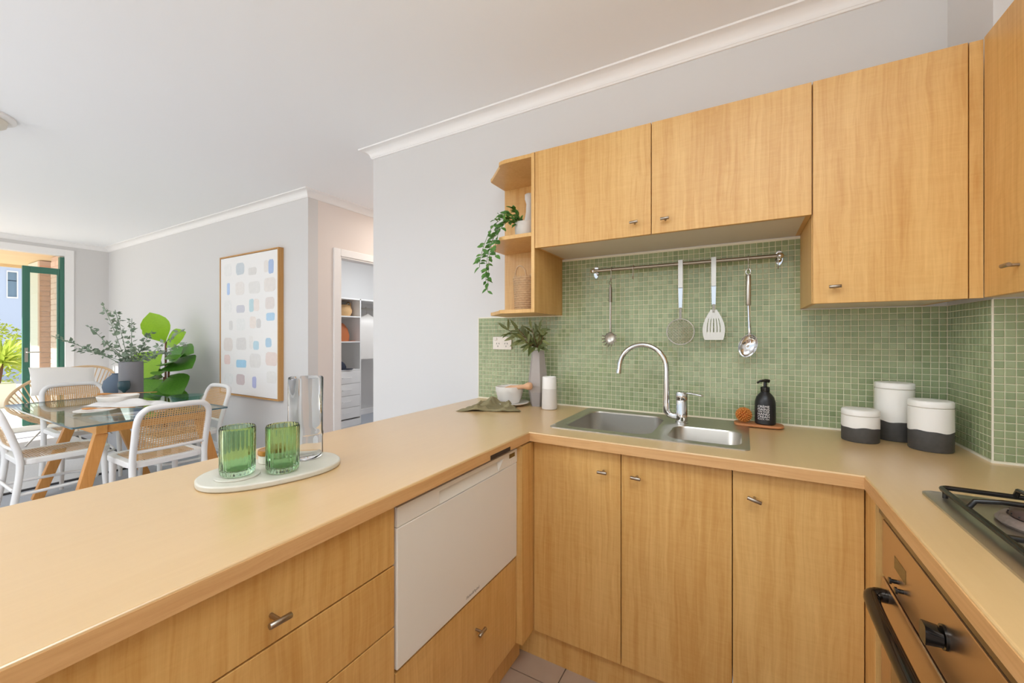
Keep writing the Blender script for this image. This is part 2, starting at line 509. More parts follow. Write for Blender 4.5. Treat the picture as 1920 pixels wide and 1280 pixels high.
# ------------------------------------------------------------------ the room
YB = 2.04; XN = 0.638; YN = 1.735; XR = 0.95; XL = -2.32
YP = 2.29; XH = -3.461; XF = -8.35; CEIL = 2.61
struct('floor', MB().box(-8.45, -0.80, -4, 6.2, -0.08, 0.0), M['carpet'], 'grey carpet of the dining room and hall')
fk = struct('floor_kitchen', MB().box(-0.80, XR, -4, 1.5, -0.08, -0.006), M['tilegrout'], 'beige tiled kitchen floor with dark grout')
tx = [-0.8] + [-0.589 + 0.2 * k for k in range(0, 5)] + [0.34]
ty = [1.46] + [1.345 - 0.2 * k for k in range(0, 12)]
for i in range(len(tx) - 1):
    for j in range(len(ty) - 1):
        MB().box(tx[i] + 0.002, tx[i + 1] - 0.002, ty[j + 1] + 0.002, ty[j] - 0.002, -0.006, 0.0).build('floor_tile', M['tilefloor'], fk)
struct('ceiling', MB().box(-8.45, 1.05, -4, 6.2, CEIL, CEIL + 0.1), M['ceiling'], 'white flat ceiling')
wb = struct('wall_back', MB().box(XL, XN, YB, YB + 0.1, 0, CEIL), M['wall'], 'white back wall of the kitchen with a green mosaic splashback')
wnib = struct('wall_nib', MB().box(XN, XR + 0.1, YN, YB + 0.1, 0, CEIL), M['wall'], 'boxed corner of the kitchen wall clad in green mosaic')
struct('wall_right', MB().box(XR, XR + 0.1, -4, YN, 0, CEIL), M['wall'], 'right kitchen wall behind the cooktop')
struct('wall_dining', MB().box(XF - 0.1, XH, YP, YP + 0.1, 0, CEIL), M['wall'], 'pale dining wall carrying the large painting')
DY0, DY1, DZ = 2.625, 3.45, 2.066
struct('wall_hall', MB().box(XH - 0.1, XH, YP + 0.1, DY0, 0, CEIL).box(XH - 0.1, XH, DY1, 6.2, 0, CEIL).box(XH - 0.1, XH, DY0, DY1, DZ, CEIL), M['wall_hall'], 'warm hall wall with the wardrobe doorway')
struct('wall_hall_end', MB().box(XH, XL + 0.1, 4.2, 4.3, 0, CEIL).box(XL, XL + 0.1, YB + 0.1, 4.2, 0, CEIL), M['wall_hall'], 'end of the hall beyond the kitchen wall')
OY = 1.832
struct('wall_far', MB().box(XF - 0.1, XF, OY, YP, 0, CEIL).box(XF - 0.1, XF, -1.7, OY, 2.41, CEIL).box(XF - 0.1, XF, -4, -1.7, 0, CEIL), M['wall'], 'far dining wall around the garden doors')
struct('wall_robe', MB().box(-5.50, -5.40, 2.39, 5.3, 0, CEIL).box(-5.4, XH - 0.1, 5.2, 5.3, 0, CEIL), M['wall'], 'white wall of the walk-in wardrobe')
# cove cornice
prof = [(0.0, 2.548), (0.008, 2.548), (0.012, 2.556)]
for i in range(9):
    q = R(90 * i / 8)
    prof.append((0.066 - 0.052 * math.cos(q), 2.556 + 0.046 * math.sin(q)))
prof += [(0.072, 2.602), (0.074, CEIL), (0.0, CEIL)]
def cornice(name, path, label):
    n = len(path); np_ = len(prof); vs = []; fs = []
    for i, (x, y) in enumerate(path):
        def nrm(a, b):
            dx, dy = b[0] - a[0], b[1] - a[1]; l = math.hypot(dx, dy); return (-dy / l, dx / l)
        if i == 0: m = nrm(path[0], path[1])
        elif i == n - 1: m = nrm(path[-2], path[-1])
        else:
            a, b = nrm(path[i - 1], path[i]), nrm(path[i], path[i + 1]); k = 1 + a[0] * b[0] + a[1] * b[1]
            m = ((a[0] + b[0]) / k, (a[1] + b[1]) / k)
        for o, z in prof: vs.append((x + m[0] * o, y + m[1] * o, z))
    for i in range(n - 1):
        for j in range(np_):
            j2 = (j + 1) % np_
            fs.append((i * np_ + j, i * np_ + j2, (i + 1) * np_ + j2, (i + 1) * np_ + j))
    fs += [tuple(range(np_)), tuple((n - 1) * np_ + j for j in range(np_ - 1, -1, -1))]
    mb = MB().add(vs, fs)
    return struct(name, mb, M['trim'], label, smooth=35)
cornice('trim_1', [(XR, YN), (XN, YN), (XN, YB), (XL, YB), (XL, 4.2)], 'white cove cornice above the kitchen wall')
cornice('trim_2', [(XH, 4.2), (XH, YP), (XF, YP), (XF, -4)], 'white cove cornice above the dining walls')
# doorway architrave
A = MB()
A.box(XH, XH + 0.018, DY0 - 0.075, DY0, 0, DZ + 0.07).box(XH, XH + 0.018, DY1, DY1 + 0.075, 0, DZ + 0.07).box(XH, XH + 0.018, DY0, DY1, DZ, DZ + 0.07)
A.box(XH - 0.1, XH + 0.006, DY0, DY0 + 0.016, 0, DZ).box(XH - 0.1, XH + 0.006, DY1 - 0.016, DY1, 0, DZ).box(XH - 0.1, XH + 0.006, DY0, DY1, DZ - 0.016, DZ)
struct('trim_3', A, M['trim'], 'white door frame of the wardrobe doorway', bevel=0.003)
struct('trim_4', MB().box(XF, XF + 0.018, OY, OY + 0.09, 0, 2.50).box(XF, XF + 0.018, -1.7, OY, 2.41, 2.50), M['trim'], 'white surround of the garden doors', bevel=0.003)
struct('baseboard_dining', MB().box(XF, XH, YP - 0.014, YP, 0, 0.1), M['trim'], 'white skirting board under the painting', bevel=0.003)
struct('baseboard_robe', MB().box(-5.40, -5.386, 2.4, 5.2, 0, 0.09), M['trim'], 'white skirting board in the wardrobe', bevel=0.003)
# mosaic splashback: grid cells on wall_back and wall_nib
PT = 0.0226; G = 0.0026; TH = 0.0028
def tile_verts(u0, u1, w0, w1, f):
    """f(u, w, h) -> world ; a low bevelled block"""
    e = 0.0012
    a = [f(u0, w0, 0), f(u1, w0, 0), f(u1, w1, 0), f(u0, w1, 0)]
    b = [f(u0, w0, TH - e), f(u1, w0, TH - e), f(u1, w1, TH - e), f(u0, w1, TH - e)]
    c = [f(u0 + e, w0 + e, TH), f(u1 - e, w0 + e, TH), f(u1 - e, w1 - e, TH), f(u0 + e, w1 - e, TH)]
    fs = [(8, 9, 10, 11)]
    for k in range(4):
        k2 = (k + 1) % 4
        fs += [(k, k2, 4 + k2, 4 + k), (4 + k, 4 + k2, 8 + k2, 8 + k)]
    return a + b + c, fs
Z0 = 0.906
def mosaic(parent, cells, f, big):
    """cells: list of (u0,u1,w0,w1); the first 'big' are parts of their own"""
    shared = {}
    rest = MB()
    for i, (u0, u1, w0, w1) in enumerate(cells):
        if i < big:
            key = (round(u1 - u0, 4), round(w1 - w0, 4))
            if key not in shared:
                vs, fs = tile_verts(-(u1 - u0) / 2, (u1 - u0) / 2, -(w1 - w0) / 2, (w1 - w0) / 2, f)
                o = Vector(f(0, 0, 0)); m_ = MB().add([Vector(p) - o for p in vs], fs)
                me = m_.mesh('mosaic_tile'); me.materials.append(M['tile']); shared[key] = me
            ob = link('mosaic_tile', shared[key], parent); ob.location = f((u0 + u1) / 2, (w0 + w1) / 2, 0)
        else:
            rest.add(*tile_verts(u0, u1, w0, w1, f))
    if rest.v: rest.build('mosaic_field', M['tile'], parent, kind='stuff')
cells = []
for j in range(90):
    u1 = XN - j * PT; u0 = u1 - PT; um = (u0 + u1) / 2
    rows = 34 if (-0.85 < um < 0.204) else 21
    for i in range(rows):
        cells.append((u0 + G / 2, u1 - G / 2, Z0 + i * PT + G / 2, Z0 + (i + 1) * PT - G / 2))
mosaic(wb, cells, lambda u, w, h: (u, YB - 0.001 - h, w), 294)
cells = []
for j in range(13):
    for i in range(21):
        cells.append((XN + j * PT + G / 2, XN + (j + 1) * PT - G / 2, Z0 + i * PT + G / 2, Z0 + (i + 1) * PT - G / 2))
mosaic(wnib, cells, lambda u, w, h: (u, YN - 0.001 - h, w), 105)
cells = []
for j in range(13):
    for i in range(21):
        cells.append((YN + j * PT + G / 2, YN + (j + 1) * PT - G / 2, Z0 + i * PT + G / 2, Z0 + (i + 1) * PT - G / 2))
mosaic(wnib, cells, lambda u, w, h: (XN - 0.001 - h, u, w), 189)
MB().box(-1.396, XN, YB - 0.0012, YB, 0.9, 1.381).box(-0.85, 0.204, YB - 0.0012, YB, 1.381, 1.676).build('grout_bed', M['grout'], wb)
MB().box(XN - 0.0012, XN, YN, YB, 0.9, 1.381).box(XN, XR, YN - 0.0012, YN, 0.9, 1.381).build('grout_bed', M['grout'], wnib)
MB().box(-1.40, XN, YB - 0.007, YB, 0.9, 0.906).box(-1.40, -1.396, YB - 0.005, YB, 0.9, 1.384).box(-1.40, -0.85, YB - 0.005, YB, 1.381, 1.386).box(-0.85, 0.204, YB - 0.005, YB, 1.676, 1.684).build('bead', M['bead'], wb)
MB().box(XN - 0.006, XN, YN - 0.006, YB, 0.9, 0.906).box(XN, XR, YN - 0.006, YN, 0.9, 0.906).box(XN - 0.0038, XN + 0.0004, YB - 0.0038, YB, 0.906, 1.381).box(XN - 0.0036, XN + 0.0002, YN - 0.0036, YN + 0.0002, 0.906, 1.381).build('bead', M['bead'], wnib)

# ------------------------------------------------------------------ kitchen joinery
def handle(parent, p, d, length=0.034, tilt=0.0, proj=0.026):
    """small T-bar knob: p on the face, d outward normal"""
    p = Vector(p); d = Vector(d); side = Vector((0, 0, 1)).cross(d).normalized()
    side = (side * math.cos(tilt) + Vector((0, 0, 1)) * math.sin(tilt)).normalized()
    b = MB().cyl(p, p + d * proj, 0.0042, 12)
    c = p + d * proj
    b.tube([c - side * length / 2, c - side * (length / 2 - 0.001), c + side * (length / 2 - 0.001), c + side * length / 2], [0.0048, 0.0056, 0.0056, 0.0048], 16)
    return b.build('handle', M['knob'], parent, smooth=40, label='satin nickel T-bar handle')

def carcass(parent, x0, x1, y0, y1, z0, z1, open_, m, t=0.016):
    """open-fronted, open-topped box of panels"""
    b = MB()
    if open_ == '-y':
        b.box(x0, x0 + t, y0, y1, z0, z1).box(x1 - t, x1, y0, y1, z0, z1).box(x0 + t, x1 - t, y0, y1, z0, z0 + t).box(x0 + t, x1 - t, y1 - t, y1, z0 + t, z1)
    elif open_ == '+x':
        b.box(x0, x1, y0, y0 + t, z0, z1).box(x0, x1, y1 - t, y1, z0, z1).box(x0, x1, y0 + t, y1 - t, z0, z0 + t).box(x0, x0 + t, y0 + t, y1 - t, z0 + t, z1)
    else:
        b.box(x0, x1, y0, y0 + t, z0, z1).box(x0, x1, y1 - t, y1, z0, z1).box(x0, x1, y0 + t, y1 - t, z0, z0 + t).box(x1 - t, x1, y0 + t, y1 - t, z0 + t, z1)
    return b.build('body', m, parent)

DT = 0.018; GAP = 0.0015
# worktop: one U-shaped slab with the sink cut-out
def slab(xs, ys, inside, z0, z1):
    b = MB(); idx = {}
    def V(i, j, k):
        key = (i, j, k)
        if key not in idx:
            idx[key] = len(b.v); b.v.append((xs[i], ys[j], z1 if k else z0))
        return idx[key]
    cell = {(i, j): inside((xs[i] + xs[i + 1]) / 2, (ys[j] + ys[j + 1]) / 2) for i in range(len(xs) - 1) for j in range(len(ys) - 1)}
    for (i, j), on in cell.items():
        if not on: continue
        b.f.append((V(i, j, 1), V(i + 1, j, 1), V(i + 1, j + 1, 1), V(i, j + 1, 1)))
        b.f.append((V(i, j, 0), V(i, j + 1, 0), V(i + 1, j + 1, 0), V(i + 1, j, 0)))
        for di, dj, a, c in ((-1, 0, (i, j + 1), (i, j)), (1, 0, (i + 1, j), (i + 1, j + 1)), (0, -1, (i, j), (i + 1, j)), (0, 1, (i + 1, j + 1), (i, j + 1))):
            if not cell.get((i + di, j + dj), False):
                b.f.append((V(*a, 0), V(*c, 0), V(*c, 1), V(*a, 1)))
    return b
XE = -0.722; YE = 1.40; XC = 0.281; XD = -1.40
def inw(x, y):
    if -0.665 < x < 0.0 and 1.54 < y < 1.96: return False
    return (x < XE) or (y > YE and (x < XN or y < YN)) or x > XC
wt = thing('worktop', 'U-shaped maple laminate worktop running along the peninsula, sink wall and cooktop', 'worktop', (-1.0, 0.8, 0.862))
W = slab([XD, XE, -0.665, 0.0, XC, XN, XR], [-0.4, YE, 1.54, YN, 1.96, YB - 0.001], inw, 0.864, 0.9)
W.build('top', M['worktop'], wt, bevel=0.004, seg=3)
MB().box(XE, XE + 0.0015, -0.4, YE - 0.001, 0.8645, 0.8955).build('edge_strip', M['edge'], wt)
MB().box(XC - 0.0015, XC, -0.4, YE - 0.001, 0.8645, 0.8955).build('edge_strip', M['edge'], wt)
MB().box(XE + 0.0015, XC - 0.0015, YE - 0.0015, YE, 0.8645, 0.8955).build('edge_strip', M['edge_x'], wt)
MB().box(XE + 0.0013, XE + 0.0022, 1.118, 1.248, 0.8644, 0.879).build('notch_shade', M['gap'], wt, label='dark plate on the worktop edge, coloured as the shade of a cut-out')  # nothing is cut here: dark plate painted as the shaded recess

# peninsula: drawer unit, dishwasher, pan drawer
XF0 = -0.745
du = thing('drawer_cabinet', 'maple drawer unit under the near end of the peninsula, T-bar on its top drawer', 'cabinet', (-1.05, 0.3, 0))
carcass(du, XD + 0.02, XF0 - DT, 0.118, 0.722, 0.11, 0.863, '+x', M['maple_carcass'])
MB().box(XF0 - DT - 0.05, XF0 - DT - 0.034, 0.10, 0.722, 0, 0.109).build('kickboard', M['maple'], du)
for z0, z1 in ((0.711, 0.858), (0.558, 0.707), (0.335, 0.554), (0.112, 0.331)):
    dr = MB().box(XF0 - DT, XF0, 0.121, 0.7205, z0, z1).build('drawer', M['maple'], du, bevel=0.0012)
    handle(dr, (XF0, 0.421, (z0 + z1) / 2 - 0.02), (1, 0, 0), 0.04, R(-3), 0.03)
du2 = thing('drawer_cabinet', 'maple base unit at the peninsula end nearest the camera, mostly outside the frame', 'cabinet', (-1.05, -0.1, 0))
carcass(du2, XD + 0.02, XF0 - DT, -0.38, 0.116, 0.11, 0.863, '+x', M['maple_carcass'])
MB().box(XF0 - DT, XF0, -0.38, 0.1175, 0.112, 0.858).build('door', M['maple'], du2, bevel=0.0012)
MB().box(XF0 - DT - 0.05, XF0 - DT - 0.034, -0.38, 0.10, 0, 0.109).build('kickboard', M['maple'], du2)

dw = thing('dishwasher', 'white single-drawer dishwasher set into the peninsula', 'dishwasher', (-1.0, 1.03, 0.44))
MB().box(XD + 0.05, XF0 - 0.022, 0.7255, 1.334, 0.446, 0.845).build('tub', M['dw'], dw)
MB().box(XF0 - 0.022, XF0 + 0.004, 0.7255, 1.334, 0.445, 0.797).build('front_panel', M['dw'], dw, bevel=0.003)
cp = MB()
# control strip with a scooped handle recess: outer blocks, sloped recess between
xa, xb = XF0 - 0.022, XF0 + 0.004
cp.box(xa, xb, 0.7255, 0.885, 0.799, 0.848).box(xa, xb, 1.235, 1.334, 0.799, 0.848)
cp.box(xa, xb, 0.885, 1.235, 0.836, 0.848).box(xa, xb - 0.018, 0.885, 1.235, 0.799, 0.836)
cp.add([(xb - 0.018, 0.885, 0.836), (xb - 0.018, 1.235, 0.836), (xb, 1.235, 0.799), (xb, 0.885, 0.799)], [(0, 1, 2, 3)])
cp.add([(xb, 1.235, 0.836), (xb - 0.017, 1.215, 0.836), (xb, 1.20, 0.800), (xb, 1.235, 0.800)], [(0, 1, 2, 3)])
cpo = cp.build('control_panel', M['dw'], dw)
MB().box(xb, xb + 0.0008, 1.276, 1.316, 0.825, 0.840).build('display', M['dw_dark'], cpo, label='small dark display window')
for k in range(4):
    MB().box(xb, xb + 0.0008, 1.268 + k * 0.016, 1.274 + k * 0.016, 0.806, 0.816).build('button', M['dw'], cpo, bevel=0.0003)
tm = text_mesh('Fisher&Paykel', 0.0125, 0.0002, 0.25); tm.materials.append(M['dw_text'])
to = link('lettering', tm, dw); to.location = Vector((xb + 0.0004, 1.047, 0.463)) - dw.location; to.rotation_euler = (R(90), 0, R(90))
pd = thing('pan_drawer', 'maple drawer unit with one wide front below the white dishwasher', 'cabinet', (-1.05, 1.03, 0))
carcass(pd, XD + 0.02, XF0 - DT, 0.7235, 1.335, 0.11, 0.438, '+x', M['maple_carcass'])
d_ = MB().box(XF0 - DT, XF0, 0.7245, 1.334, 0.112, 0.436).build('drawer', M['maple'], pd, bevel=0.0012)
handle(d_, (XF0, 1.07, 0.331), (1, 0, 0), 0.036, R(8))
MB().box(XF0 - DT - 0.03, XF0 - DT - 0.014, 0.7235, 1.42, 0, 0.109).build('kickboard', M['maple'], pd)

# sink run
YF0 = 1.43
sc_ = thing('sink_cabinet', 'maple two-door base cabinet under the sink with two T-bar handles', 'cabinet', (-0.38, 1.73, 0))
carcass(sc_, -0.716, -0.031, YF0 + DT, YB - 0.01, 0.11, 0.70, '-y', M['maple_carcass'])
MB().box(XF0 - 0.012, -0.7195, YF0 - 0.094, YF0 + DT, 0.112, 0.858).box(-0.7175, -0.7165, YF0, YF0 + DT, 0.112, 0.858).build('corner_filler', M['maple'], sc_)
for x0, x1, hx, tl in ((-0.7165, -0.376, -0.436, 0), (-0.373, -0.0305, -0.319, R(-4))):
    d_ = MB().box(x0, x1, YF0, YF0 + DT, 0.112, 0.858).build('door', M['maple'], sc_, bevel=0.0012)
    handle(d_, (hx, YF0, 0.787), (0, -1, 0), 0.034, tl)
MB().box(-0.80, -0.0305, YF0 + 0.016, YF0 + 0.03, 0, 0.109).build('kickboard', M['maple'], sc_)
bc = thing('base_cabinet', 'maple single-door base cabinet between the sink doors and the oven', 'cabinet', (0.12, 1.73, 0))
carcass(bc, -0.0285, 0.62, YF0 + DT, YB - 0.01, 0.11, 0.765, '-y', M['maple_carcass'])
d_ = MB().box(-0.028, 0.286, YF0, YF0 + DT, 0.112, 0.858).build('door', M['maple'], bc, bevel=0.0012)
handle(d_, (0.029, YF0, 0.782), (0, -1, 0), 0.038, R(-16))
MB().box(-0.03, 0.33, YF0 + 0.016, YF0 + 0.03, 0, 0.109).build('kickboard', M['maple'], bc)
MB().box(0.2885, 0.31, 1.338, YF0 + DT, 0.112, 0.86).build('corner_filler', M['maple'], bc, bevel=0.001)

# wall cabinets
YU = 1.70; ZT = 2.136; ZH = 1.687; ZL = 1.384
def wall_unit(name, label, x0, x1, z0, z1, doors, loc):
    t = thing(name, label, 'cabinet', loc)
    b = MB()
    b.box(x0, x0 + 0.016, YU + DT + 0.002, YB - 0.001, z0, z1).box(x1 - 0.016, x1, YU + DT + 0.002, YB - 0.001, z0, z1)
    b.box(x0 + 0.016, x1 - 0.016, YU + DT + 0.002, YB - 0.001, z1 - 0.016, z1).box(x0 + 0.016, x1 - 0.016, YB - 0.012, YB - 0.001, z0 + 0.016, z1 - 0.016)
    b.build('body', M['maple_carcass'], t)
    MB().box(x0 + 0.016, x1 - 0.016, YU + DT + 0.002, YB - 0.001, z0, z0 + 0.016).build('bottom_panel', M['under'], t, label='white underside panel')
    for a, c, hx, hz in doors:
        d = MB().box(a + GAP, c - GAP, YU, YU + DT, z0 - 0.002, z1).build('door', M['maple'], t, bevel=0.0012)
        handle(d, (hx, YU, hz), (0, -1, 0), 0.032, R(2), 0.024)
    return t
wall_unit('wall_cabinet', 'maple wall cabinet with two doors above the utensil rail', -0.849, 0.203, ZH, ZT, ((-0.849, -0.323, -0.388, 1.737), (-0.323, 0.2035, -0.268, 1.735)), (-0.32, 2.04, ZH))
wc = wall_unit('wall_cabinet', 'tall maple single-door wall cabinet above the storage jars', 0.204, 0.577, ZL, ZT, ((0.2045, 0.5765, 0.262, 1.435),), (0.39, 2.04, ZL))
MB().box(0.5785, 0.6075, YU + 0.004, YU + DT, ZL - 0.001, ZT).build('filler_strip', M['maple'], wc)
rc = thing('wall_cabinet', 'maple wall cabinet on the right-hand wall, cut by the photo edge', 'cabinet', (0.78, 1.3, ZL))
MB().box(0.6265, XR - 0.001, 0.9, YN - 0.006, ZL + 0.014, ZT).build('body', M['maple_carcass'], rc)
MB().box(0.6265, XR - 0.001, 0.9, YN - 0.006, ZL, ZL + 0.0135).build('bottom_panel', M['under'], rc, label='white underside panel')
for y0, y1, hy in ((1.30, 1.702, 1.53), (0.90, 1.298, 0.95)):
    d_ = MB().box(0.608, 0.626, y0, y1, ZL, ZT + 0.004).build('door', M['maple'], rc, bevel=0.0012)
    handle(d_, (0.608, hy, 1.453), (-1, 0, 0), 0.034, 0, 0.024)
# open end shelves
os_ = thing('open_shelf_unit', 'open maple end shelves with clipped corners beside the wall cabinets', 'shelf', (-1.03, 2.04, ZL))
MB().box(-0.868, -0.8505, YU, YB - 0.001, ZL, ZT).build('side_panel', M['maple'], os_, bevel=0.001)
MB().box(-1.208, -0.8685, YB - 0.011, YB - 0.001, ZL + 0.018, ZT - 0.018).build('back_panel', M['maple'], os_)
shp = [(-0.8685, YU + 0.002), (-1.015, YU + 0.002)]
for i in range(7):      # rounded clip, front-left
    q = i / 6
    shp.append((-1.015 - 0.05 * q - 0.012 * math.sin(q * math.pi), YU + 0.002 + 0.03 * q * q + 0.006 * q))
shp += [(-1.19, 1.862), (-1.205, 1.872), (-1.209, 1.886), (-1.209, YB - 0.012), (-0.8685, YB - 0.012)]
for z in (ZL, 1.745, ZT - 0.018):
    shp2 = [(x, (YB - 0.001 if abs(y - (YB - 0.012)) < 1e-6 and z != 1.745 else y)) for x, y in shp]
    MB().prism(shp2, z, z + 0.018).build('shelf', M['maple_carcass'], os_, bevel=0.002)

# ------------------------------------------------------------------ appliances
XO = 0.303
ov = thing('oven', 'bronze mirrored built-in oven with black bar handle under the cooktop', 'oven', (0.6, 1.03, 0.11))
MB().box(XO + 0.022, 0.93, 0.735, 1.336, 0.115, 0.846).build('body', M['steel_dark'], ov)
MB().box(XO + 0.008, XO + 0.021, 0.733, 1.3365, 0.10, 0.862).build('surround', M['steel'], ov)
MB().box(XO - 0.008, XO + 0.0075, 0.733, 1.3365, 0.830, 0.862).build('top_trim', M['steel_dark'], ov, bevel=0.002)
MB().box(XO - 0.002, XO + 0.0075, 0.733, 1.330, 0.8235, 0.8295).build('vent_gap', M['black_matt'], ov)
fa = MB().box(XO - 0.006, XO + 0.0075, 0.745, 1.318, 0.688, 0.823).build('control_panel', M['ovenface'], ov, bevel=0.003)
MB().box(XO - 0.0068, XO - 0.006, 1.15, 1.222, 0.748, 0.776).build('display', M['dw_dark'], fa, label='brown clock display')
for y in (1.207, 1.166):
    b = MB().cyl((XO - 0.006, y, 0.724), (XO - 0.018, y, 0.724), 0.0045, 12)
    b.cyl((XO - 0.016, y, 0.724), (XO - 0.02, y, 0.724), 0.007, 12)
    b.build('button', M['black'], fa, smooth=40)
for y in (0.96, 0.80):
    k = MB().cyl((XO - 0.006, y, 0.760), (XO - 0.010, y, 0.760), 0.020, 24)
    pts = rrect(-0.019, 0.019, -0.012, 0.012, 0.007, 4)
    n = len(pts)
    k.add([(XO - 0.012, y + p * 0.95, 0.760 + q) for p, q in pts] + [(XO - 0.034, y + p * 0.75, 0.760 + q * 1.4) for p, q in pts],
          [tuple(range(n)), tuple(range(2 * n - 1, n - 1, -1))] + [(i, (i + 1) % n, n + (i + 1) % n, n + i) for i in range(n)])
    k.build('knob', M['black'], fa, smooth=45)
od = MB().box(XO - 0.008, XO + 0.0075, 0.745, 1.318, 0.14, 0.682).build('door', M['ovenface'], ov, bevel=0.003)
MB().box(XO - 0.0095, XO - 0.008, 0.83, 1.235, 0.24, 0.56).build('window', M['oven_glass'], od, label='dark mirrored oven window')
hp = bez([(XO - 0.008, 1.272, 0.655), (XO - 0.028, 1.268, 0.655), (XO - 0.041, 1.235, 0.652), (XO - 0.043, 1.03, 0.650), (XO - 0.041, 0.825, 0.652), (XO - 0.028, 0.792, 0.655), (XO - 0.008, 0.788, 0.655)], 6)
MB().tube(hp, 0.0155, 12).build('handle', M['black'], od, smooth=50, label='black glossy bar handle')
MB().box(XO + 0.03, XO + 0.046, 0.0, 1.445, 0, 0.099).build('kickboard', M['maple'], ov)
bc2 = thing('base_cabinet', 'maple base cabinet past the oven, outside the frame', 'cabinet', (0.6, 0.2, 0))
carcass(bc2, 0.31 + DT, XR - 0.01, -0.38, 0.73, 0.11, 0.86, '-x', M['maple_carcass'])
MB().box(0.31, 0.31 + DT, -0.38, 0.73, 0.112, 0.858).build('door', M['maple'], bc2, bevel=0.0012)

ct = thing('cooktop', 'stainless gas cooktop with black wire trivets set in the worktop', 'cooktop', (0.62, 1.04, 0.9))
P_ = rrect(0.366, 0.90, 0.74, 1.325, 0.02, 5)
pl = MB(); n = len(P_)
loops = [(P_, 0.9), (P_, 0.9045), (rrect(0.371, 0.895, 0.745, 1.32, 0.018, 5), 0.907), (rrect(0.40, 0.866, 0.775, 1.29, 0.018, 5), 0.907), (rrect(0.412, 0.854, 0.787, 1.278, 0.018, 5), 0.903)]
for pts, z in loops: pl.v += [(x, y, z) for x, y in pts]
for k in range(len(loops) - 1):
    for i in range(n): pl.f.append((k * n + i, k * n + (i + 1) % n, (k + 1) * n + (i + 1) % n, (k + 1) * n + i))
pl.f.append(tuple((len(loops) - 1) * n + i for i in range(n))); pl.f.append(tuple(range(n - 1, -1, -1)))
pl.build('hob_plate', M['steel'], ct, smooth=40)
for bx, by, br in ((0.515, 1.17, 0.070), (0.515, 0.89, 0.04), (0.76, 1.17, 0.04), (0.76, 0.89, 0.052)):
    b = MB().lathe([(br * 1.05, 0.903), (br * 1.12, 0.909), (br * 1.02, 0.918), (br * 0.9, 0.92), (br * 0.88, 0.914), (br * 0.3, 0.913)], (bx, by, 0), 36)
    bo = b.build('burner', M['burner'], ct, smooth=40)
    c = MB().lathe([(br * 0.80, 0.916), (br * 0.86, 0.921), (br * 0.84, 0.929), (br * 0.74, 0.933), (br * 0.5, 0.9335), (br * 0.48, 0.928), (br * 0.2, 0.927)], (bx, by, 0), 36)
    c.build('burner_cap', M['burner_cap'], bo, smooth=40)
    for k in range(20):
        q = k * math.pi / 10
        MB().sphere((bx + br * 0.86 * math.cos(q), by + br * 0.86 * math.sin(q), 0.925), 0.0016, 6, 4).build('flame_hole', M['black_matt'], bo)
for x0, x1 in ((0.395, 0.63), (0.645, 0.88)):
    t = MB(); r = 0.0055; zt = 0.922; ya, yb_ = 0.765, 1.305
    t.tube([(x, y, zt) for x, y in rrect(x0, x1, ya, yb_, 0.015, 4)], r, 8, closed=True)
    t.tube([(x0, 1.035, zt), (x1, 1.035, zt)], r, 8)
    for by in (0.89, 1.17):
        cx_ = (x0 + x1) / 2
        for sx, sy in ((-1, 0), (1, 0), (0, -1), (0, 1)):
            ex = x0 if sx < 0 else x1
            e = (ex, by, zt) if sx else (cx_, by + sy * (0.135 if True else 0), zt)
            i_ = (cx_ + sx * 0.03, by + sy * 0.03, zt + 0.022)
            m_ = (e[0] * 0.88 + i_[0] * 0.12, e[1] * 0.88 + i_[1] * 0.12, zt + 0.019)
            t.tube([e, (m_[0], m_[1], zt + 0.017), ((m_[0] + i_[0]) / 2, (m_[1] + i_[1]) / 2, zt + 0.022), i_], 0.005, 8)
    for x in (x0, x1):
        for y in (ya + 0.03, yb_ - 0.03): t.cyl((x, y, zt), (x, y, 0.907), 0.005, 8)
    t.build('trivet', M['enamel'], ct, smooth=50)

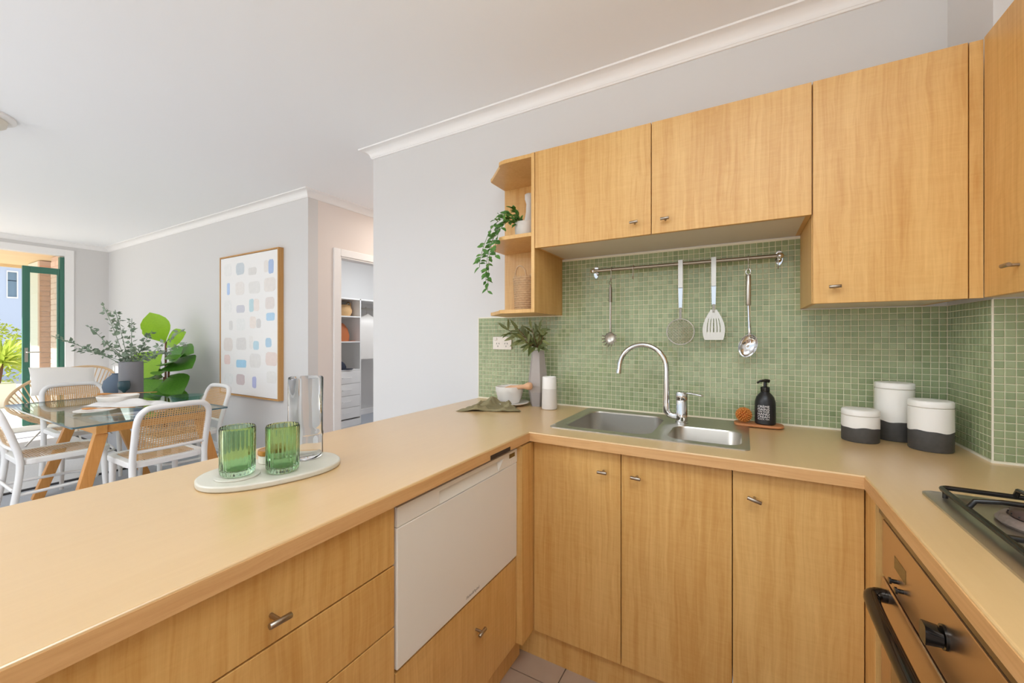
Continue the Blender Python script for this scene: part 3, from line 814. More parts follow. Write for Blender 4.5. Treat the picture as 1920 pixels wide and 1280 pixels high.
# ------------------------------------------------------------------ sink and tap
sk = thing('sink', 'stainless steel one and a half bowl sink let into the worktop', 'sink', (-0.335, 1.76, 0.9))
SX0, SX1, SY0, SY1 = -0.692, 0.020, 1.512, 2.012; ZR = 0.9035
def corner_round(x, y, r=0.02):
    for cx, cy, sx, sy in ((SX0 + r, SY0 + r, -1, -1), (SX1 - r, SY0 + r, 1, -1), (SX0 + r, SY1 - r, -1, 1), (SX1 - r, SY1 - r, 1, 1)):
        if (x - cx) * sx > 0 and (y - cy) * sy > 0:
            d = math.hypot(x - cx, y - cy)
            if d > r: return cx + (x - cx) * r / d, cy + (y - cy) * r / d
    return x, y
def bowl(b, cell, bw, depth, rad):
    x0, x1, y0, y1 = cell
    inner = rrect(*bw, rad, 10)
    cx, cy = (bw[0] + bw[1]) / 2, (bw[2] + bw[3]) / 2; n = len(inner)
    outer = []
    for x, y in inner:
        dx, dy = x - cx, y - cy
        t = min(((x1 if dx > 0 else x0) - cx) / dx if abs(dx) > 1e-9 else 1e9, ((y1 if dy > 0 else y0) - cy) / dy if abs(dy) > 1e-9 else 1e9)
        outer.append((cx + dx * t, cy + dy * t))
    for ccx, ccy in ((x0, y0), (x1, y0), (x0, y1), (x1, y1)):
        k = min(range(n), key=lambda i: (outer[i][0] - ccx) ** 2 + (outer[i][1] - ccy) ** 2); outer[k] = (ccx, ccy)
    outer = [corner_round(*p) for p in outer]
    def ins(d, k=0.0): return rrect(bw[0] + d, bw[1] - d, bw[2] + d, bw[3] - d, max(rad - d + k, 0.01), 10)
    L_ = [(outer, ZR), (rrect(bw[0] - 0.006, bw[1] + 0.006, bw[2] - 0.006, bw[3] + 0.006, rad + 0.006, 10), ZR + 0.0015), (inner, ZR), (ins(0.004), ZR - 0.006), (ins(0.010), 0.9 - depth + 0.03), (ins(0.016), 0.9 - depth + 0.01), (ins(0.034), 0.9 - depth)]
    o = len(b.v)
    for pts, z in L_: b.v += [(x, y, z) for x, y in pts]
    for k in range(len(L_) - 1):
        for i in range(n): b.f.append((o + k * n + i, o + k * n + (i + 1) % n, o + (k + 1) * n + (i + 1) % n, o + (k + 1) * n + i))
    b.f.append(tuple(o + (len(L_) - 1) * n + i for i in range(n)))
b = MB(); XM = -0.274; YD = 1.835
bowl(b, (SX0, XM, SY0, SY1), (-0.652, -0.302, 1.556, 1.945), 0.155, 0.06)
bowl(b, (XM, SX1, SY0, YD), (-0.246, -0.004, 1.552, 1.79), 0.12, 0.055)
b.add([(XM, YD, ZR), (SX1, YD, ZR), (SX1, SY1 - 0.02, ZR), (SX1 - 0.006, SY1 - 0.006, ZR), (SX1 - 0.02, SY1, ZR), (XM, SY1, ZR)], [(0, 1, 2, 3, 4, 5)])
b.build('basin', M['steel'], sk, smooth=30, recalc=True)
rim = rrect(SX0, SX1, SY0, SY1, 0.02, 6); rin = rrect(SX0 + 0.002, SX1 - 0.002, SY0 + 0.002, SY1 - 0.002, 0.018, 6)
MB().ring(rim, rin, 0.9002, ZR - 0.0002).build('rim', M['steel'], sk, smooth=30)
for cx, cy, z in ((-0.477, 1.75, 0.746), (-0.125, 1.67, 0.781)):
    MB().lathe([(0.038, 0), (0.036, 0.003), (0.03, 0.003), (0.026, 0.0005), (0.008, 0.001), (0.006, 0.004)], (cx, cy, z), 28).build('drain', M['chrome'], sk, smooth=40)

tp = thing('mixer_tap', 'chrome swan-neck mixer tap with side lever at the back of the sink', 'tap', (-0.228, 1.858, ZR))
MB().lathe([(0.027, 0.0), (0.027, 0.005), (0.0235, 0.007), (0.0235, 0.094), (0.0225, 0.096), (0.0245, 0.099), (0.0245, 0.122), (0.022, 0.131), (0.012, 0.134), (0.002, 0.1345)], (-0.228, 1.858, ZR), 32).build('body', M['chrome'], tp, smooth=35)
lv = MB()
loop = [(-0.212, 1.858, 1.031), (-0.196, 1.851, 1.031), (-0.172, 1.846, 1.028), (-0.152, 1.846, 1.025), (-0.146, 1.852, 1.0245), (-0.152, 1.859, 1.025), (-0.172, 1.861, 1.028), (-0.196, 1.863, 1.031)]
lv.tube(bez(loop + [loop[0]], 4)[:-1], 0.0038, 8, closed=True)
lv.build('lever', M['chrome'], tp, smooth=50)
sp = [(-0.248, 1.858, 0.932), (-0.262, 1.858, 0.930), (-0.276, 1.858, 0.934), (-0.286, 1.858, 0.945), (-0.289, 1.858, 0.962), (-0.289, 1.858, 1.128)]
for i in range(1, 17):
    q = R(172 * i / 16); sp.append((-0.391 + 0.102 * math.cos(q), 1.858, 1.130 + 0.104 * math.sin(q)))
sp.append((-0.495, 1.858, 1.112))
MB().tube(sp, [0.0145] * 5 + [0.0112] * (len(sp) - 5), 16).build('spout', M['chrome'], tp, smooth=50)
MB().tube([(-0.2885, 1.858, 0.95), (-0.289, 1.858, 0.985)], 0.0148, 18).build('collar', M['chrome'], tp, smooth=40)
MB().tube([(-0.4945, 1.858, 1.120), (-0.4975, 1.858, 1.103)], 0.0128, 18).build('nozzle', M['chrome'], tp, smooth=40)

# ------------------------------------------------------------------ utensil rail
YR = 1.985; ZRAIL = 1.602
ur = thing('utensil_rail', 'steel utensil rail fixed to the green mosaic under the wall cabinet', 'rail', (-0.265, YR, ZRAIL))
MB().tube([(-0.664, YR, ZRAIL), (0.132, YR, ZRAIL)], 0.0085, 16).build('rod', M['knob'], ur, smooth=40)
for x in (-0.660, 0.131):
    b = MB()
    pts = []
    for k in range(20):
        q = 2 * math.pi * k / 20
        pts.append((0.015 * math.cos(q) * (1.0 if abs(math.sin(q)) < .7 else 0.9), 0.034 * math.sin(q)))
    n = len(pts)
    b.add([(x + p, YB - 0.001, ZRAIL + q) for p, q in pts] + [(x + p * 0.9, YB - 0.007, ZRAIL + q * 0.94) for p, q in pts],
          [tuple(range(n)), tuple(range(2 * n - 1, n - 1, -1))] + [(i, (i + 1) % n, n + (i + 1) % n, n + i) for i in range(n)])
    b.cyl((x, YB - 0.006, ZRAIL), (x, YR, ZRAIL), 0.008, 12)
    b.sphere((x, YR, ZRAIL), 0.014, 14, 10)
    b.build('bracket', M['chrome'], ur, smooth=45)
def hook(x, label, length=0.05):
    t = tag(MB().tube(bez([(x, YR + 0.0115, ZRAIL - 0.004), (x, YR + 0.009, ZRAIL + 0.009), (x, YR, ZRAIL + 0.0125), (x, YR - 0.0115, ZRAIL + 0.006), (x, YR - 0.012, ZRAIL - 0.012), (x, YR - 0.011, ZRAIL - length + 0.012), (x, YR - 0.006, ZRAIL - length), (x, YR - 0.014, ZRAIL - length - 0.004), (x, YR - 0.021, ZRAIL - length + 0.006)], 5), 0.0018, 6).build('rail_hook', M['knob'], smooth=60), label, 'hook', 'hooks on the utensil rail')
    return t
hook(-0.566, 'steel hook on the rail holding the pasta fork')
hook(-0.460, 'empty steel hook on the rail between pasta fork and skimmer')
hook(0.019, 'steel hook on the rail holding the large spoon')
hook(0.124, 'empty steel hook at the right end of the rail')
YU_ = YR - 0.017
def flat(pts, y0, y1):
    """plate in the x-z plane between y0 and y1"""
    n = len(pts); b = MB()
    b.add([(x, y0, z) for x, z in pts] + [(x, y1, z) for x, z in pts], [tuple(range(n)), tuple(range(2 * n - 1, n - 1, -1))] + [(i, (i + 1) % n, n + (i + 1) % n, n + i) for i in range(n)])
    return b
# pasta fork
x = -0.567
pf = thing('pasta_fork', 'small steel pasta fork hanging from the left hook of the rail', 'utensil', (x, YU_, 1.23))
MB().tube([(x, YU_, 1.512), (x, YU_, 1.44)], [0.0075, 0.0085], 12).cyl((x, YU_, 1.525), (x, YU_, 1.51), 0.005, 10).build('grip', M['steel_dark'], pf, smooth=40)
MB().tube([(x + 0.006 * math.cos(R(a)), YU_, 1.534 + 0.009 * math.sin(R(a))) for a in range(0, 360, 30)], 0.0018, 6, closed=True).build('loop', M['chrome'], pf, smooth=60)
MB().tube(bez([(x, YU_, 1.445), (x, YU_ - 0.002, 1.36), (x, YU_, 1.31), (x, YU_ + 0.004, 1.29)], 5), 0.0052, 8).build('shaft', M['steel'], pf, smooth=50)
b = MB(); nu, nv = 14, 6; base = len(b.v)
for i in range(nv + 1):
    a = R(90 * i / nv)
    for j in range(nu):
        q = 2 * math.pi * j / nu
        b.v.append((x + 0.027 * math.sin(a) * math.cos(q), YU_ + 0.012 - 0.018 * (1 - math.cos(a)), 1.262 + 0.030 * math.sin(a) * math.sin(q)))
for i in range(nv):
    for j in range(nu): b.f.append((i * nu + j, i * nu + (j + 1) % nu, (i + 1) * nu + (j + 1) % nu, (i + 1) * nu + j))
head = b.build('head', M['steel'], pf, smooth=60)
for a in range(-200, 30, 25):
    p = Vector((x + 0.026 * math.cos(R(a)), YU_ - 0.005, 1.262 + 0.029 * math.sin(R(a)))); d = Vector((math.cos(R(a)), -1.2, math.sin(R(a)))).normalized()
    MB().tube([p, p + d * 0.012, p + d * 0.02 + Vector((0, -0.003, 0))], [0.0035, 0.003, 0.002], 6).build('tine', M['steel'], head, smooth=60)
# skimmer
x = -0.247
sm = thing('skimmer', 'round wire mesh skimmer with flat steel handle hooked on the rail', 'utensil', (x, YU_, 1.22))
hb = flat(rrect(x - 0.0095, x + 0.0095, 1.49, 1.618, 0.003, 3), YU_ + 0.002, YU_ + 0.0045)
hb.bar((x, YU_ + 0.0035, 1.617), (x, YU_ + 0.030, 1.617), 0.019, 0.0025)
hb.build('handle', M['steel'], sm, smooth=40)
flat([(x - 0.0095, 1.492), (x + 0.0095, 1.492), (x + 0.007, 1.40), (x - 0.007, 1.40)], YU_ + 0.002, YU_ + 0.004).build('shank', M['chrome'], sm)
MB().bar((x, YU_ + 0.003, 1.402), (x, YU_ + 0.001, 1.352), 0.010, 0.0025).build('neck', M['steel_dark'], sm)
rc_ = Vector((x, YU_, 1.292)); RR = 0.058
MB().tube([rc_ + Vector((RR * math.cos(R(a)), 0, RR * math.sin(R(a)))) for a in range(0, 360, 12)], 0.0026, 8, closed=True).build('ring', M['steel'], sm, smooth=60)
b = MB()
for k in range(-6, 7):
    o = k * 0.009; h = math.sqrt(max(RR * RR - o * o, 0))
    for s in (1, -1):
        u = Vector((1, 0, s)).normalized(); w = Vector((-s, 0, 1)).normalized()
        sag = 0.012 * (1 - (o / RR) ** 2)
        pts = [rc_ + w * o + u * (h * t) + Vector((0, -sag * (1 - t * t), 0)) for t in (-1, -0.5, 0, 0.5, 1)]
        b.tube(pts, 0.0011, 4)
b.build('mesh', M['steel'], sm, label='fine crossed wire mesh')
# slotted spatula
x = -0.112
st = thing('slotted_spatula', 'steel slotted spatula hooked on the rail right of the skimmer', 'utensil', (x, YU_, 1.255))
hb = flat(rrect(x - 0.0095, x + 0.0095, 1.49, 1.618, 0.003, 3), YU_ + 0.002, YU_ + 0.0045)
hb.bar((x, YU_ + 0.0035, 1.617), (x, YU_ + 0.030, 1.617), 0.019, 0.0025)
hb.build('handle', M['steel'], st, smooth=40)
flat([(x - 0.0095, 1.492), (x + 0.0095, 1.492), (x + 0.0075, 1.41), (x - 0.0075, 1.41)], YU_ + 0.002, YU_ + 0.004).build('shank', M['chrome'], st)
MB().bar((x, YU_ + 0.003, 1.412), (x, YU_ + 0.001, 1.375), 0.010, 0.0025).build('neck', M['steel_dark'], st)
bl = MB()
lo = [(-0.036, 1.262), (0.036, 1.262)]
# blade as vertical strips so that the slots are open
prof_b = lambda z: 0.012 + 0.032 * math.sin(min(1, (1.388 - z) / 0.088) * math.pi / 2) if z > 1.30 else 0.044 - 0.006 * ((1.30 - z) / 0.04) ** 2
zs = [1.256 + i * (1.388 - 1.256) / 24 for i in range(25)]
us = [-1, -0.82, -0.62, -0.54, -0.34, -0.26, -0.05, 0.05, 0.26, 0.34, 0.54, 0.62, 0.82, 1]
for i in range(24):
    z0, z1 = zs[i], zs[i + 1]
    for j in range(13):
        slot = j in (2, 4, 6, 8, 10) and 1.285 < z0 < 1.344
        if slot: continue
        bl.add([(x + us[j] * prof_b(z0), YU_ + 0.001, z0), (x + us[j + 1] * prof_b(z0), YU_ + 0.001, z0), (x + us[j + 1] * prof_b(z1), YU_ + 0.001, z1), (x + us[j] * prof_b(z1), YU_ + 0.001, z1)], [(0, 1, 2, 3)])
blo = bl.build('blade', M['steel'], st)
sd = blo.modifiers.new('solid', 'SOLIDIFY'); sd.thickness = 0.0015
# big spoon
x = 0.019
bs = thing('serving_spoon', 'large steel spoon hanging at the right of the rail', 'utensil', (x, YU_, 1.18))
MB().tube([(x + 0.009 * math.cos(R(a)), YU_, 1.543 + 0.012 * math.sin(R(a))) for a in range(0, 360, 30)], 0.0024, 8, closed=True).build('loop', M['chrome'], bs, smooth=60)
MB().tube([(x, YU_, 1.531), (x, YU_, 1.526), (x, YU_, 1.405), (x, YU_, 1.40)], [0.007, 0.0098, 0.0098, 0.007], 14).build('grip', M['steel'], bs, smooth=40)
MB().tube(bez([(x, YU_, 1.402), (x + 0.002, YU_ - 0.002, 1.34), (x + 0.004, YU_, 1.29), (x + 0.004, YU_ + 0.004, 1.27)], 5), [0.006] * 8 + [0.007] * 8, 10).build('shaft', M['chrome'], bs, smooth=50)
b = MB(); nu, nv = 24, 7
ta = R(-18)
for i in range(nv + 1):
    a = R(90 * i / nv)
    for j in range(nu):
        q = 2 * math.pi * j / nu
        px, pz = 0.034 * math.sin(a) * math.cos(q), 0.050 * math.sin(a) * math.sin(q)
        b.v.append((x - 0.002 + px * math.cos(ta) - pz * math.sin(ta), YU_ + 0.014 - 0.02 * (1 - math.cos(a)), 1.232 + px * math.sin(ta) + pz * math.cos(ta)))
for i in range(nv):
    for j in range(nu): b.f.append((i * nu + j, i * nu + (j + 1) % nu, (i + 1) * nu + (j + 1) % nu, (i + 1) * nu + j))
bo_ = b.build('bowl', M['chrome'], bs, smooth=60)
sd = bo_.modifiers.new('solid', 'SOLIDIFY'); sd.thickness = 0.0015

# power outlet
pw = thing('power_outlet', 'cream double power outlet on the mosaic beside the vase', 'outlet', (-1.226, YB - 0.004, 1.195))
MB().box(-1.289, -1.163, YB - 0.014, YB - 0.004, 1.195, 1.270).build('plate', M['cream_plastic'], pw, bevel=0.002)
for sx in (-1.268, -1.184):
    MB().box(sx - 0.009, sx + 0.009, YB - 0.018, YB - 0.014, 1.249, 1.263).build('switch', M['cream_plastic'], pw, bevel=0.0015)
for sx in (-1.254, -1.198):
    for dx, dz, a in ((-0.008, 0.004, 25), (0.008, 0.004, -25), (0, -0.012, 0)):
        c = Vector((sx + dx, YB - 0.0145, 1.226 + dz)); d = Vector((math.sin(R(a)), 0, math.cos(R(a))))
        MB().bar(c - d * 0.004, c + d * 0.004, 0.0025, 0.0014, (0, 1, 0)).build('slot', M['slot'], pw)

# ------------------------------------------------------------------ leaves
def leaf_mesh(name, m, L=1.0, W=0.3, curl=0.15, fold=0.12, tip=0.9, nseg=6, wob=0.0):
    """leaf along +y, face up +z, unit-ish size"""
    vs = []; fs = []
    for i in range(nseg + 1):
        t = i / nseg
        w = W * (math.sin(math.pi * min(1, t ** tip)) ** 0.8 if 0 < t < 1 else 0.02)
        z = -curl * t * t
        k = wob * math.sin(t * 9)
        vs += [(-w / 2, t * L, z + fold * w + k * w), (0, t * L, z), (w / 2, t * L, z + fold * w - k * w)]
    for i in range(nseg):
        a = 3 * i
        fs += [(a, a + 1, a + 4, a + 3), (a + 1, a + 2, a + 5, a + 4)]
    mb = MB().add(vs, fs); me = mb.mesh(name, smooth=80, recalc=False); me.materials.append(m); return me
def put_leaf(me, parent, p, d, nrm=(0, 0, 1), s=1.0, name='leaf', sw=1.0):
    d = Vector(d).normalized(); nn = Vector(nrm); xx = d.cross(nn)
    if xx.length < 1e-4: xx = d.cross(Vector((1, 0.1, 0)))
    xx.normalize(); zz = xx.cross(d)
    o = link(name, me, parent)
    mw = Matrix(((xx.x * s * sw, d.x * s, zz.x * s, p[0]), (xx.y * s * sw, d.y * s, zz.y * s, p[1]), (xx.z * s * sw, d.z * s, zz.z * s, p[2]), (0, 0, 0, 1)))
    org = Vector((0, 0, 0)); q = parent
    while q is not None: org += q.location; q = q.parent
    mw.translation = Vector(p) - org
    o.matrix_local = mw
    return o
rnd = random.Random(11)
def rv(a): return Vector((rnd.uniform(-a, a), rnd.uniform(-a, a), rnd.uniform(-a, a)))

# ------------------------------------------------------------------ things on the open shelves
tpot = thing('trailing_plant', 'potted plant trailing over the middle open shelf', 'plant', (-0.975, 1.83, 1.764))
c = (-0.965, 1.83, 1.764)
MB().lathe([(0.046, 0), (0.052, 0.004), (0.056, 0.05), (0.056, 0.085), (0.052, 0.087), (0.049, 0.08), (0.049, 0.076)], c, 32).build('pot', M['ceramic_grey'], tpot, smooth=40)
MB().lathe([(0.0495, 0.0755), (0.03, 0.078), (0.004, 0.079)], c, 20).build('soil', M['soil'], tpot)
lt = leaf_mesh('leaf', M['leaf_trail'], 1, 0.46, 0.2, 0.15)
strands = [
    [(-0.99, 1.81, 1.84), (-1.03, 1.78, 1.86), (-1.075, 1.745, 1.82), (-1.10, 1.72, 1.74), (-1.11, 1.71, 1.66), (-1.115, 1.71, 1.58), (-1.12, 1.71, 1.50)],
    [(-0.985, 1.81, 1.84), (-1.03, 1.76, 1.87), (-1.09, 1.72, 1.83), (-1.13, 1.70, 1.74), (-1.15, 1.69, 1.66), (-1.155, 1.69, 1.62)],
    [(-0.98, 1.80, 1.84), (-1.01, 1.75, 1.85), (-1.045, 1.71, 1.80), (-1.06, 1.69, 1.72), (-1.055, 1.685, 1.66)],
    [(-0.99, 1.82, 1.84), (-1.05, 1.77, 1.85), (-1.10, 1.735, 1.77), (-1.125, 1.72, 1.68), (-1.13, 1.715, 1.60), (-1.13, 1.71, 1.55)],
    [(-0.97, 1.81, 1.84), (-0.985, 1.77, 1.89), (-1.0, 1.75, 1.91)],
    [(-0.97, 1.80, 1.84), (-0.99, 1.765, 1.87), (-1.03, 1.73, 1.88), (-1.07, 1.71, 1.85)],
]
for sdat in strands:
    pts = bez(sdat, 6)
    vine = MB().tube(pts, 0.0014, 5).build('vine', M['stem_green'], tpot, smooth=60)
    for i in range(1, len(pts), 1):
        d = (pts[i] - pts[i - 1]).normalized()
        if rnd.random() < 0.85 or i == len(pts) - 1:
            s = Vector((rnd.uniform(-1, 1), rnd.uniform(-1, 0.2), rnd.uniform(-0.3, 0.5))).normalized()
            put_leaf(lt, tpot, pts[i], d * 0.6 + s, Vector((0.2, -1, 0.6)) + rv(0.4), rnd.uniform(0.03, 0.046))
cb = thing('ceramic_bottle', 'pale grey ceramic bottle behind the trailing plant pot', 'bottle', (-1.005, 1.955, 1.764))
MB().lathe([(0.034, 0), (0.036, 0.004), (0.036, 0.10), (0.03, 0.14), (0.022, 0.18), (0.020, 0.225), (0.024, 0.24), (0.028, 0.25), (0.028, 0.275), (0.025, 0.278), (0.003, 0.279)], (-1.005, 1.955, 1.764), 28).build('flask', M['ceramic_grey'], cb, smooth=45)
bk = thing('woven_basket', 'tall seagrass basket with looped handles on the lowest open shelf', 'basket', (-0.985, 1.86, 1.403))
c = (-0.975, 1.86, 1.403); b = MB()
def basket(c, rb, rt, h, rows, n):
    b = MB()
    for i in range(rows):
        t = (i + 0.5) / rows; r = rb + (rt - rb) * t; z = c[2] + 0.004 + (h - 0.008) * t; off = (i % 2) * math.pi / n
        b.tube([(c[0] + (r + 0.0022 * (1 if k % 2 else -1) * (1 if i % 2 else -1)) * math.cos(math.pi * k / n), c[1] + (r + 0.0022 * (1 if k % 2 else -1) * (1 if i % 2 else -1)) * math.sin(math.pi * k / n), z) for k in range(2 * n)], h / rows * 0.52, 5, closed=True)
    return b
basket(c, 0.056, 0.066, 0.175, 15, 18).build('weave', M['basket'], bk, smooth=60)
b = MB()
for k in range(36):
    q = 2 * math.pi * k / 36
    b.tube([(c[0] + 0.0565 * math.cos(q), c[1] + 0.0565 * math.sin(q), c[2] + 0.004), (c[0] + 0.067 * math.cos(q), c[1] + 0.067 * math.sin(q), c[2] + 0.178)], 0.0022, 4)
b.lathe([(0.056, 0.001), (0.056, 0.004), (0.002, 0.004)], c, 20)
b.build('stakes', M['basket'], bk, smooth=60)
for q0 in (R(-95), R(70)):
    pts = []
    for k in range(13):
        u = -1 + k / 6; a = q0 + u * 0.55
        pts.append((c[0] + 0.066 * math.cos(a), c[1] + 0.066 * math.sin(a), c[2] + 0.165 + 0.06 * math.sqrt(max(0, 1 - u * u))))
    MB().tube(pts, 0.0042, 7).build('handle', M['basket'], bk, smooth=60)

# ------------------------------------------------------------------ things on the worktop
ZW = 0.9005
fv = thing('faceted_vase', 'tall taupe faceted vase of olive branches beside the outlet', 'vase', (-0.957, 1.955, ZW))
c = (-0.957, 1.955, ZW)
MB().lathe([(0.040, 0), (0.0525, 0.075)], c, 6, rot=R(8), cap1=False).build('dipped_base', M['vase_dip'], fv)
MB().lathe([(0.0525, 0.0752), (0.056, 0.11), (0.034, 0.295), (0.029, 0.295), (0.030, 0.26)], c, 6, rot=R(8), cap0=False).build('vessel', M['vase_grey'], fv)
lo_ = leaf_mesh('leaf', M['leaf_olive'], 1, 0.24, 0.12, 0.2)
for tip_, up in (((-1.09, 1.87, 1.305), .5), ((-1.03, 1.87, 1.31), .6), ((-0.90, 1.86, 1.305), .9), ((-0.935, 1.84, 1.31), .8), ((-1.02, 1.90, 1.275), .4), ((-0.885, 1.87, 1.275), .6), ((-0.98, 1.85, 1.25), .3)):
    tip_ = Vector(tip_); base = Vector((-0.957, 1.955, 1.16))
    pts = bez([base, base + Vector((0, 0, 0.05)), base * 0.45 + tip_ * 0.55 + Vector((0, 0, 0.015)), tip_], 5)
    MB().tube(pts, 0.0016, 5).build('branch', M['stem'], fv, smooth=60)
    for i in range(5, len(pts)):
        d = (pts[i] - pts[i - 1]).normalized()
        for s in (-1, 1):
            if rnd.random() < 0.5: continue
            side = d.cross(Vector((0.3, -1, 0.4))).normalized() * s
            put_leaf(lo_, fv, pts[i], d * 0.8 + side * 0.9 + rv(0.35), Vector((0.2, -1, 0.5)) + rv(0.5), rnd.uniform(0.055, 0.08))
    put_leaf(lo_, fv, pts[-1], d, (0, -1, 0.4), 0.07)

cu = thing('tumbler', 'white and grey two-tone ceramic beaker right of the faceted vase', 'beaker', (-0.862, 1.895, ZW))
c = (-0.862, 1.895, ZW)
MB().lathe([(0.036, 0), (0.0395, 0.004), (0.0395, 0.02), (0.0375, 0.105)], c, 32, cap1=False).build('lower_body', M['ceramic_grey'], cu, smooth=40)
MB().lathe([(0.0375, 0.1052), (0.0355, 0.163), (0.034, 0.165), (0.032, 0.162), (0.034, 0.11)], c, 32, cap0=False).build('upper_body', M['ceramic'], cu, smooth=40)

pt = tag(MB().lathe([(0.055, 0), (0.062, 0.002), (0.095, 0.012), (0.098, 0.016), (0.096, 0.019), (0.060, 0.010), (0.004, 0.009)], (-1.095, 1.905, ZW), 40).build('plate', M['ceramic_grey'], smooth=40), 'grey-white plate under the white mortar bowl', 'plate')
mo = thing('mortar', 'white ceramic mortar bowl standing on a plate beside the folded cloth', 'bowl', (-1.11, 1.915, ZW + 0.0095))
MB().lathe([(0.048, 0.0), (0.055, 0.002), (0.066, 0.03), (0.073, 0.058), (0.0745, 0.06), (0.0765, 0.088), (0.074, 0.09), (0.0705, 0.087), (0.066, 0.055), (0.05, 0.02), (0.004, 0.012)], (-1.11, 1.915, ZW + 0.0095), 40).build('bowl', M['ceramic'], mo, smooth=35)
pe = thing('pestle', 'pale wooden pestle resting in the white mortar', 'pestle', (-1.08, 1.91, 0.99))
pp = [Vector((-1.15, 1.915, 0.968)), Vector((-1.13, 1.91, 0.978)), Vector((-1.09, 1.90, 0.993)), Vector((-1.05, 1.89, 1.0)), Vector((-1.0, 1.88, 1.008)), Vector((-0.975, 1.876, 1.012)), Vector((-0.96, 1.873, 1.014)), Vector((-0.955, 1.872, 1.0145))]
MB().tube(pp, [0.006, 0.016, 0.015, 0.011, 0.012, 0.020, 0.019, 0.009], 16).build('stick', M['pestle'], pe, smooth=60)
# crumpled cloth
cl = MB(); nu, nv = 54, 34
def clothpt(u, v):
    a = Vector((-1.235, 1.60)); b_ = Vector((-0.945, 1.745)); c_ = Vector((-1.245, 1.815)); d_ = Vector((-1.045, 1.845))
    p = a.lerp(b_, u).lerp(c_.lerp(d_, u), v)
    def fold(x_, w, h_): return h_ * max(0, 1 - abs(x_) / w) ** 1.3
    n1 = noise.noise(Vector((u * 3.2 + 3, v * 2.6, 0.3)))
    h = 0.003 + 0.006 * abs(n1)
    h += fold(u - 0.40 - 0.30 * (v - 0.5) + 0.05 * n1, 0.09, 0.018) + fold(u - 0.62 - 0.5 * (v - 0.5), 0.07, 0.014) + fold(u - 0.20 + 0.25 * (v - 0.5), 0.07, 0.010)
    h += fold(u - 0.82 - 0.2 * (v - 0.5), 0.06, 0.010) + fold(v - 0.45 - 0.3 * u, 0.08, 0.008) + fold(v - 0.2 + 0.2 * u, 0.06, 0.006)
    h += 0.032 * math.exp(-((u - 0.40) ** 2 / 0.010 + (v - 0.80) ** 2 / 0.05))
    over = 0.020 * max(0, min(1, (v - 0.62) * 3))
    e = min(u, 1 - u, v * 1.2, 1.0) * 12
    h = h * min(1, 0.45 + e) + over * min(1, 0.2 + min(u, 1 - u) * 5)
    wob = 0.012 * noise.noise(Vector((u * 6, v * 6, 5)))
    return (p.x + wob, p.y + 0.012 * noise.noise(Vector((u * 5 + 9, v * 5, 2))), max(ZW + 0.0012, ZW + h))
for i in range(nu):
    for j in range(nv): cl.v.append(clothpt(i / (nu - 1), j / (nv - 1)))
for i in range(nu - 1):
    for j in range(nv - 1): cl.f.append((i * nv + j, (i + 1) * nv + j, (i + 1) * nv + j + 1, i * nv + j + 1))
co_ = tag(cl.build('cloth', M['linen'], smooth=60, recalc=False), 'crumpled olive linen cloth lying by the mortar', 'cloth')
sd = co_.modifiers.new('solid', 'SOLIDIFY'); sd.thickness = 0.0014; sd.offset = 1

# soap, tray, brush
tr = tag(MB().prism(rrect(-0.034, 0.142, 1.905 + 0.004, 1.995, 0.03, 6), ZR, ZR + 0.010).build('tray', M['tray'], bevel=0.003), 'small oval wooden tray under the soap bottle', 'tray')
tr.location = (0, 0, 0.0)
sb = thing('soap_bottle', 'black pump bottle of hand cream with white lettering', 'soap bottle', (0.078, 1.952, ZR + 0.0105))
c = (0.078, 1.952, ZR + 0.0105)
MB().lathe([(0.033, 0), (0.037, 0.004), (0.037, 0.082), (0.0355, 0.095), (0.031, 0.109), (0.024, 0.12), (0.017, 0.127), (0.015, 0.131), (0.002, 0.131)], c, 40).build('bottle', M['soapbottle'], sb, smooth=40)
MB().lathe([(0.0165, 0.1312), (0.0168, 0.134), (0.0165, 0.15), (0.012, 0.152), (0.007, 0.153), (0.006, 0.17), (0.002, 0.17)], c, 24).build('collar', M['black'], sb, smooth=40)
MB().tube(bez([(c[0] + 0.014, c[1] + 0.006, c[2] + 0.174), (c[0], c[1], c[2] + 0.176), (c[0] - 0.016, c[1] - 0.006, c[2] + 0.174), (c[0] - 0.028, c[1] - 0.012, c[2] + 0.167)], 4), [0.007] * 5 + [0.0055] * 4 + [0.004] * 4, 10).build('pump', M['black'], sb, smooth=60)
def wrap_text(body, size, z, maxw, parent):
    me = text_mesh(body, size, 0.0002)
    xs = [v.co.x for v in me.vertices]; w = max(xs) - min(xs); k = min(maxw / w, 1.6); mid = (max(xs) + min(xs)) / 2
    a0 = R(-90 - 12)      # label faces the room
    for v in me.vertices:
        q = a0 + ((v.co.x - mid) * k) / 0.0372; r = 0.0372 + v.co.z
        v.co = Vector((r * math.cos(q), r * math.sin(q), z + v.co.y))
    me.materials.append(M['print_white'])
    return link('lettering', me, parent)
for body, size, z in (('CRÈME', 0.0125, 0.0735), ('MAINS', 0.0125, 0.0625), ('THÉ NOIR', 0.0085, 0.0535), ('HAND', 0.0135, 0.0435), ('CREAM', 0.0125, 0.0325), ('BLACK TEA', 0.0072, 0.0235)):
    wrap_text(body, size, z, 0.043, sb)
br = thing('scrub_brush', 'round orange bristle brush leaning by the soap bottle', 'brush', (0.002, 1.945, 0.945))
c = Vector((0.002, 1.945, ZR + 0.0105 + 0.031))
MB().sphere(c, 0.016, 14, 10).build('core', M['brush'], br, smooth=60)
b = MB(); NB = 130
for k in range(NB):
    zz = 1 - 2 * (k + 0.5) / NB; q = k * 2.39996; rr = math.sqrt(1 - zz * zz)
    d = Vector((rr * math.cos(q), rr * math.sin(q), zz))
    b.tube([c + d * 0.013, c + d * 0.031], [0.0021, 0.0026], 5)
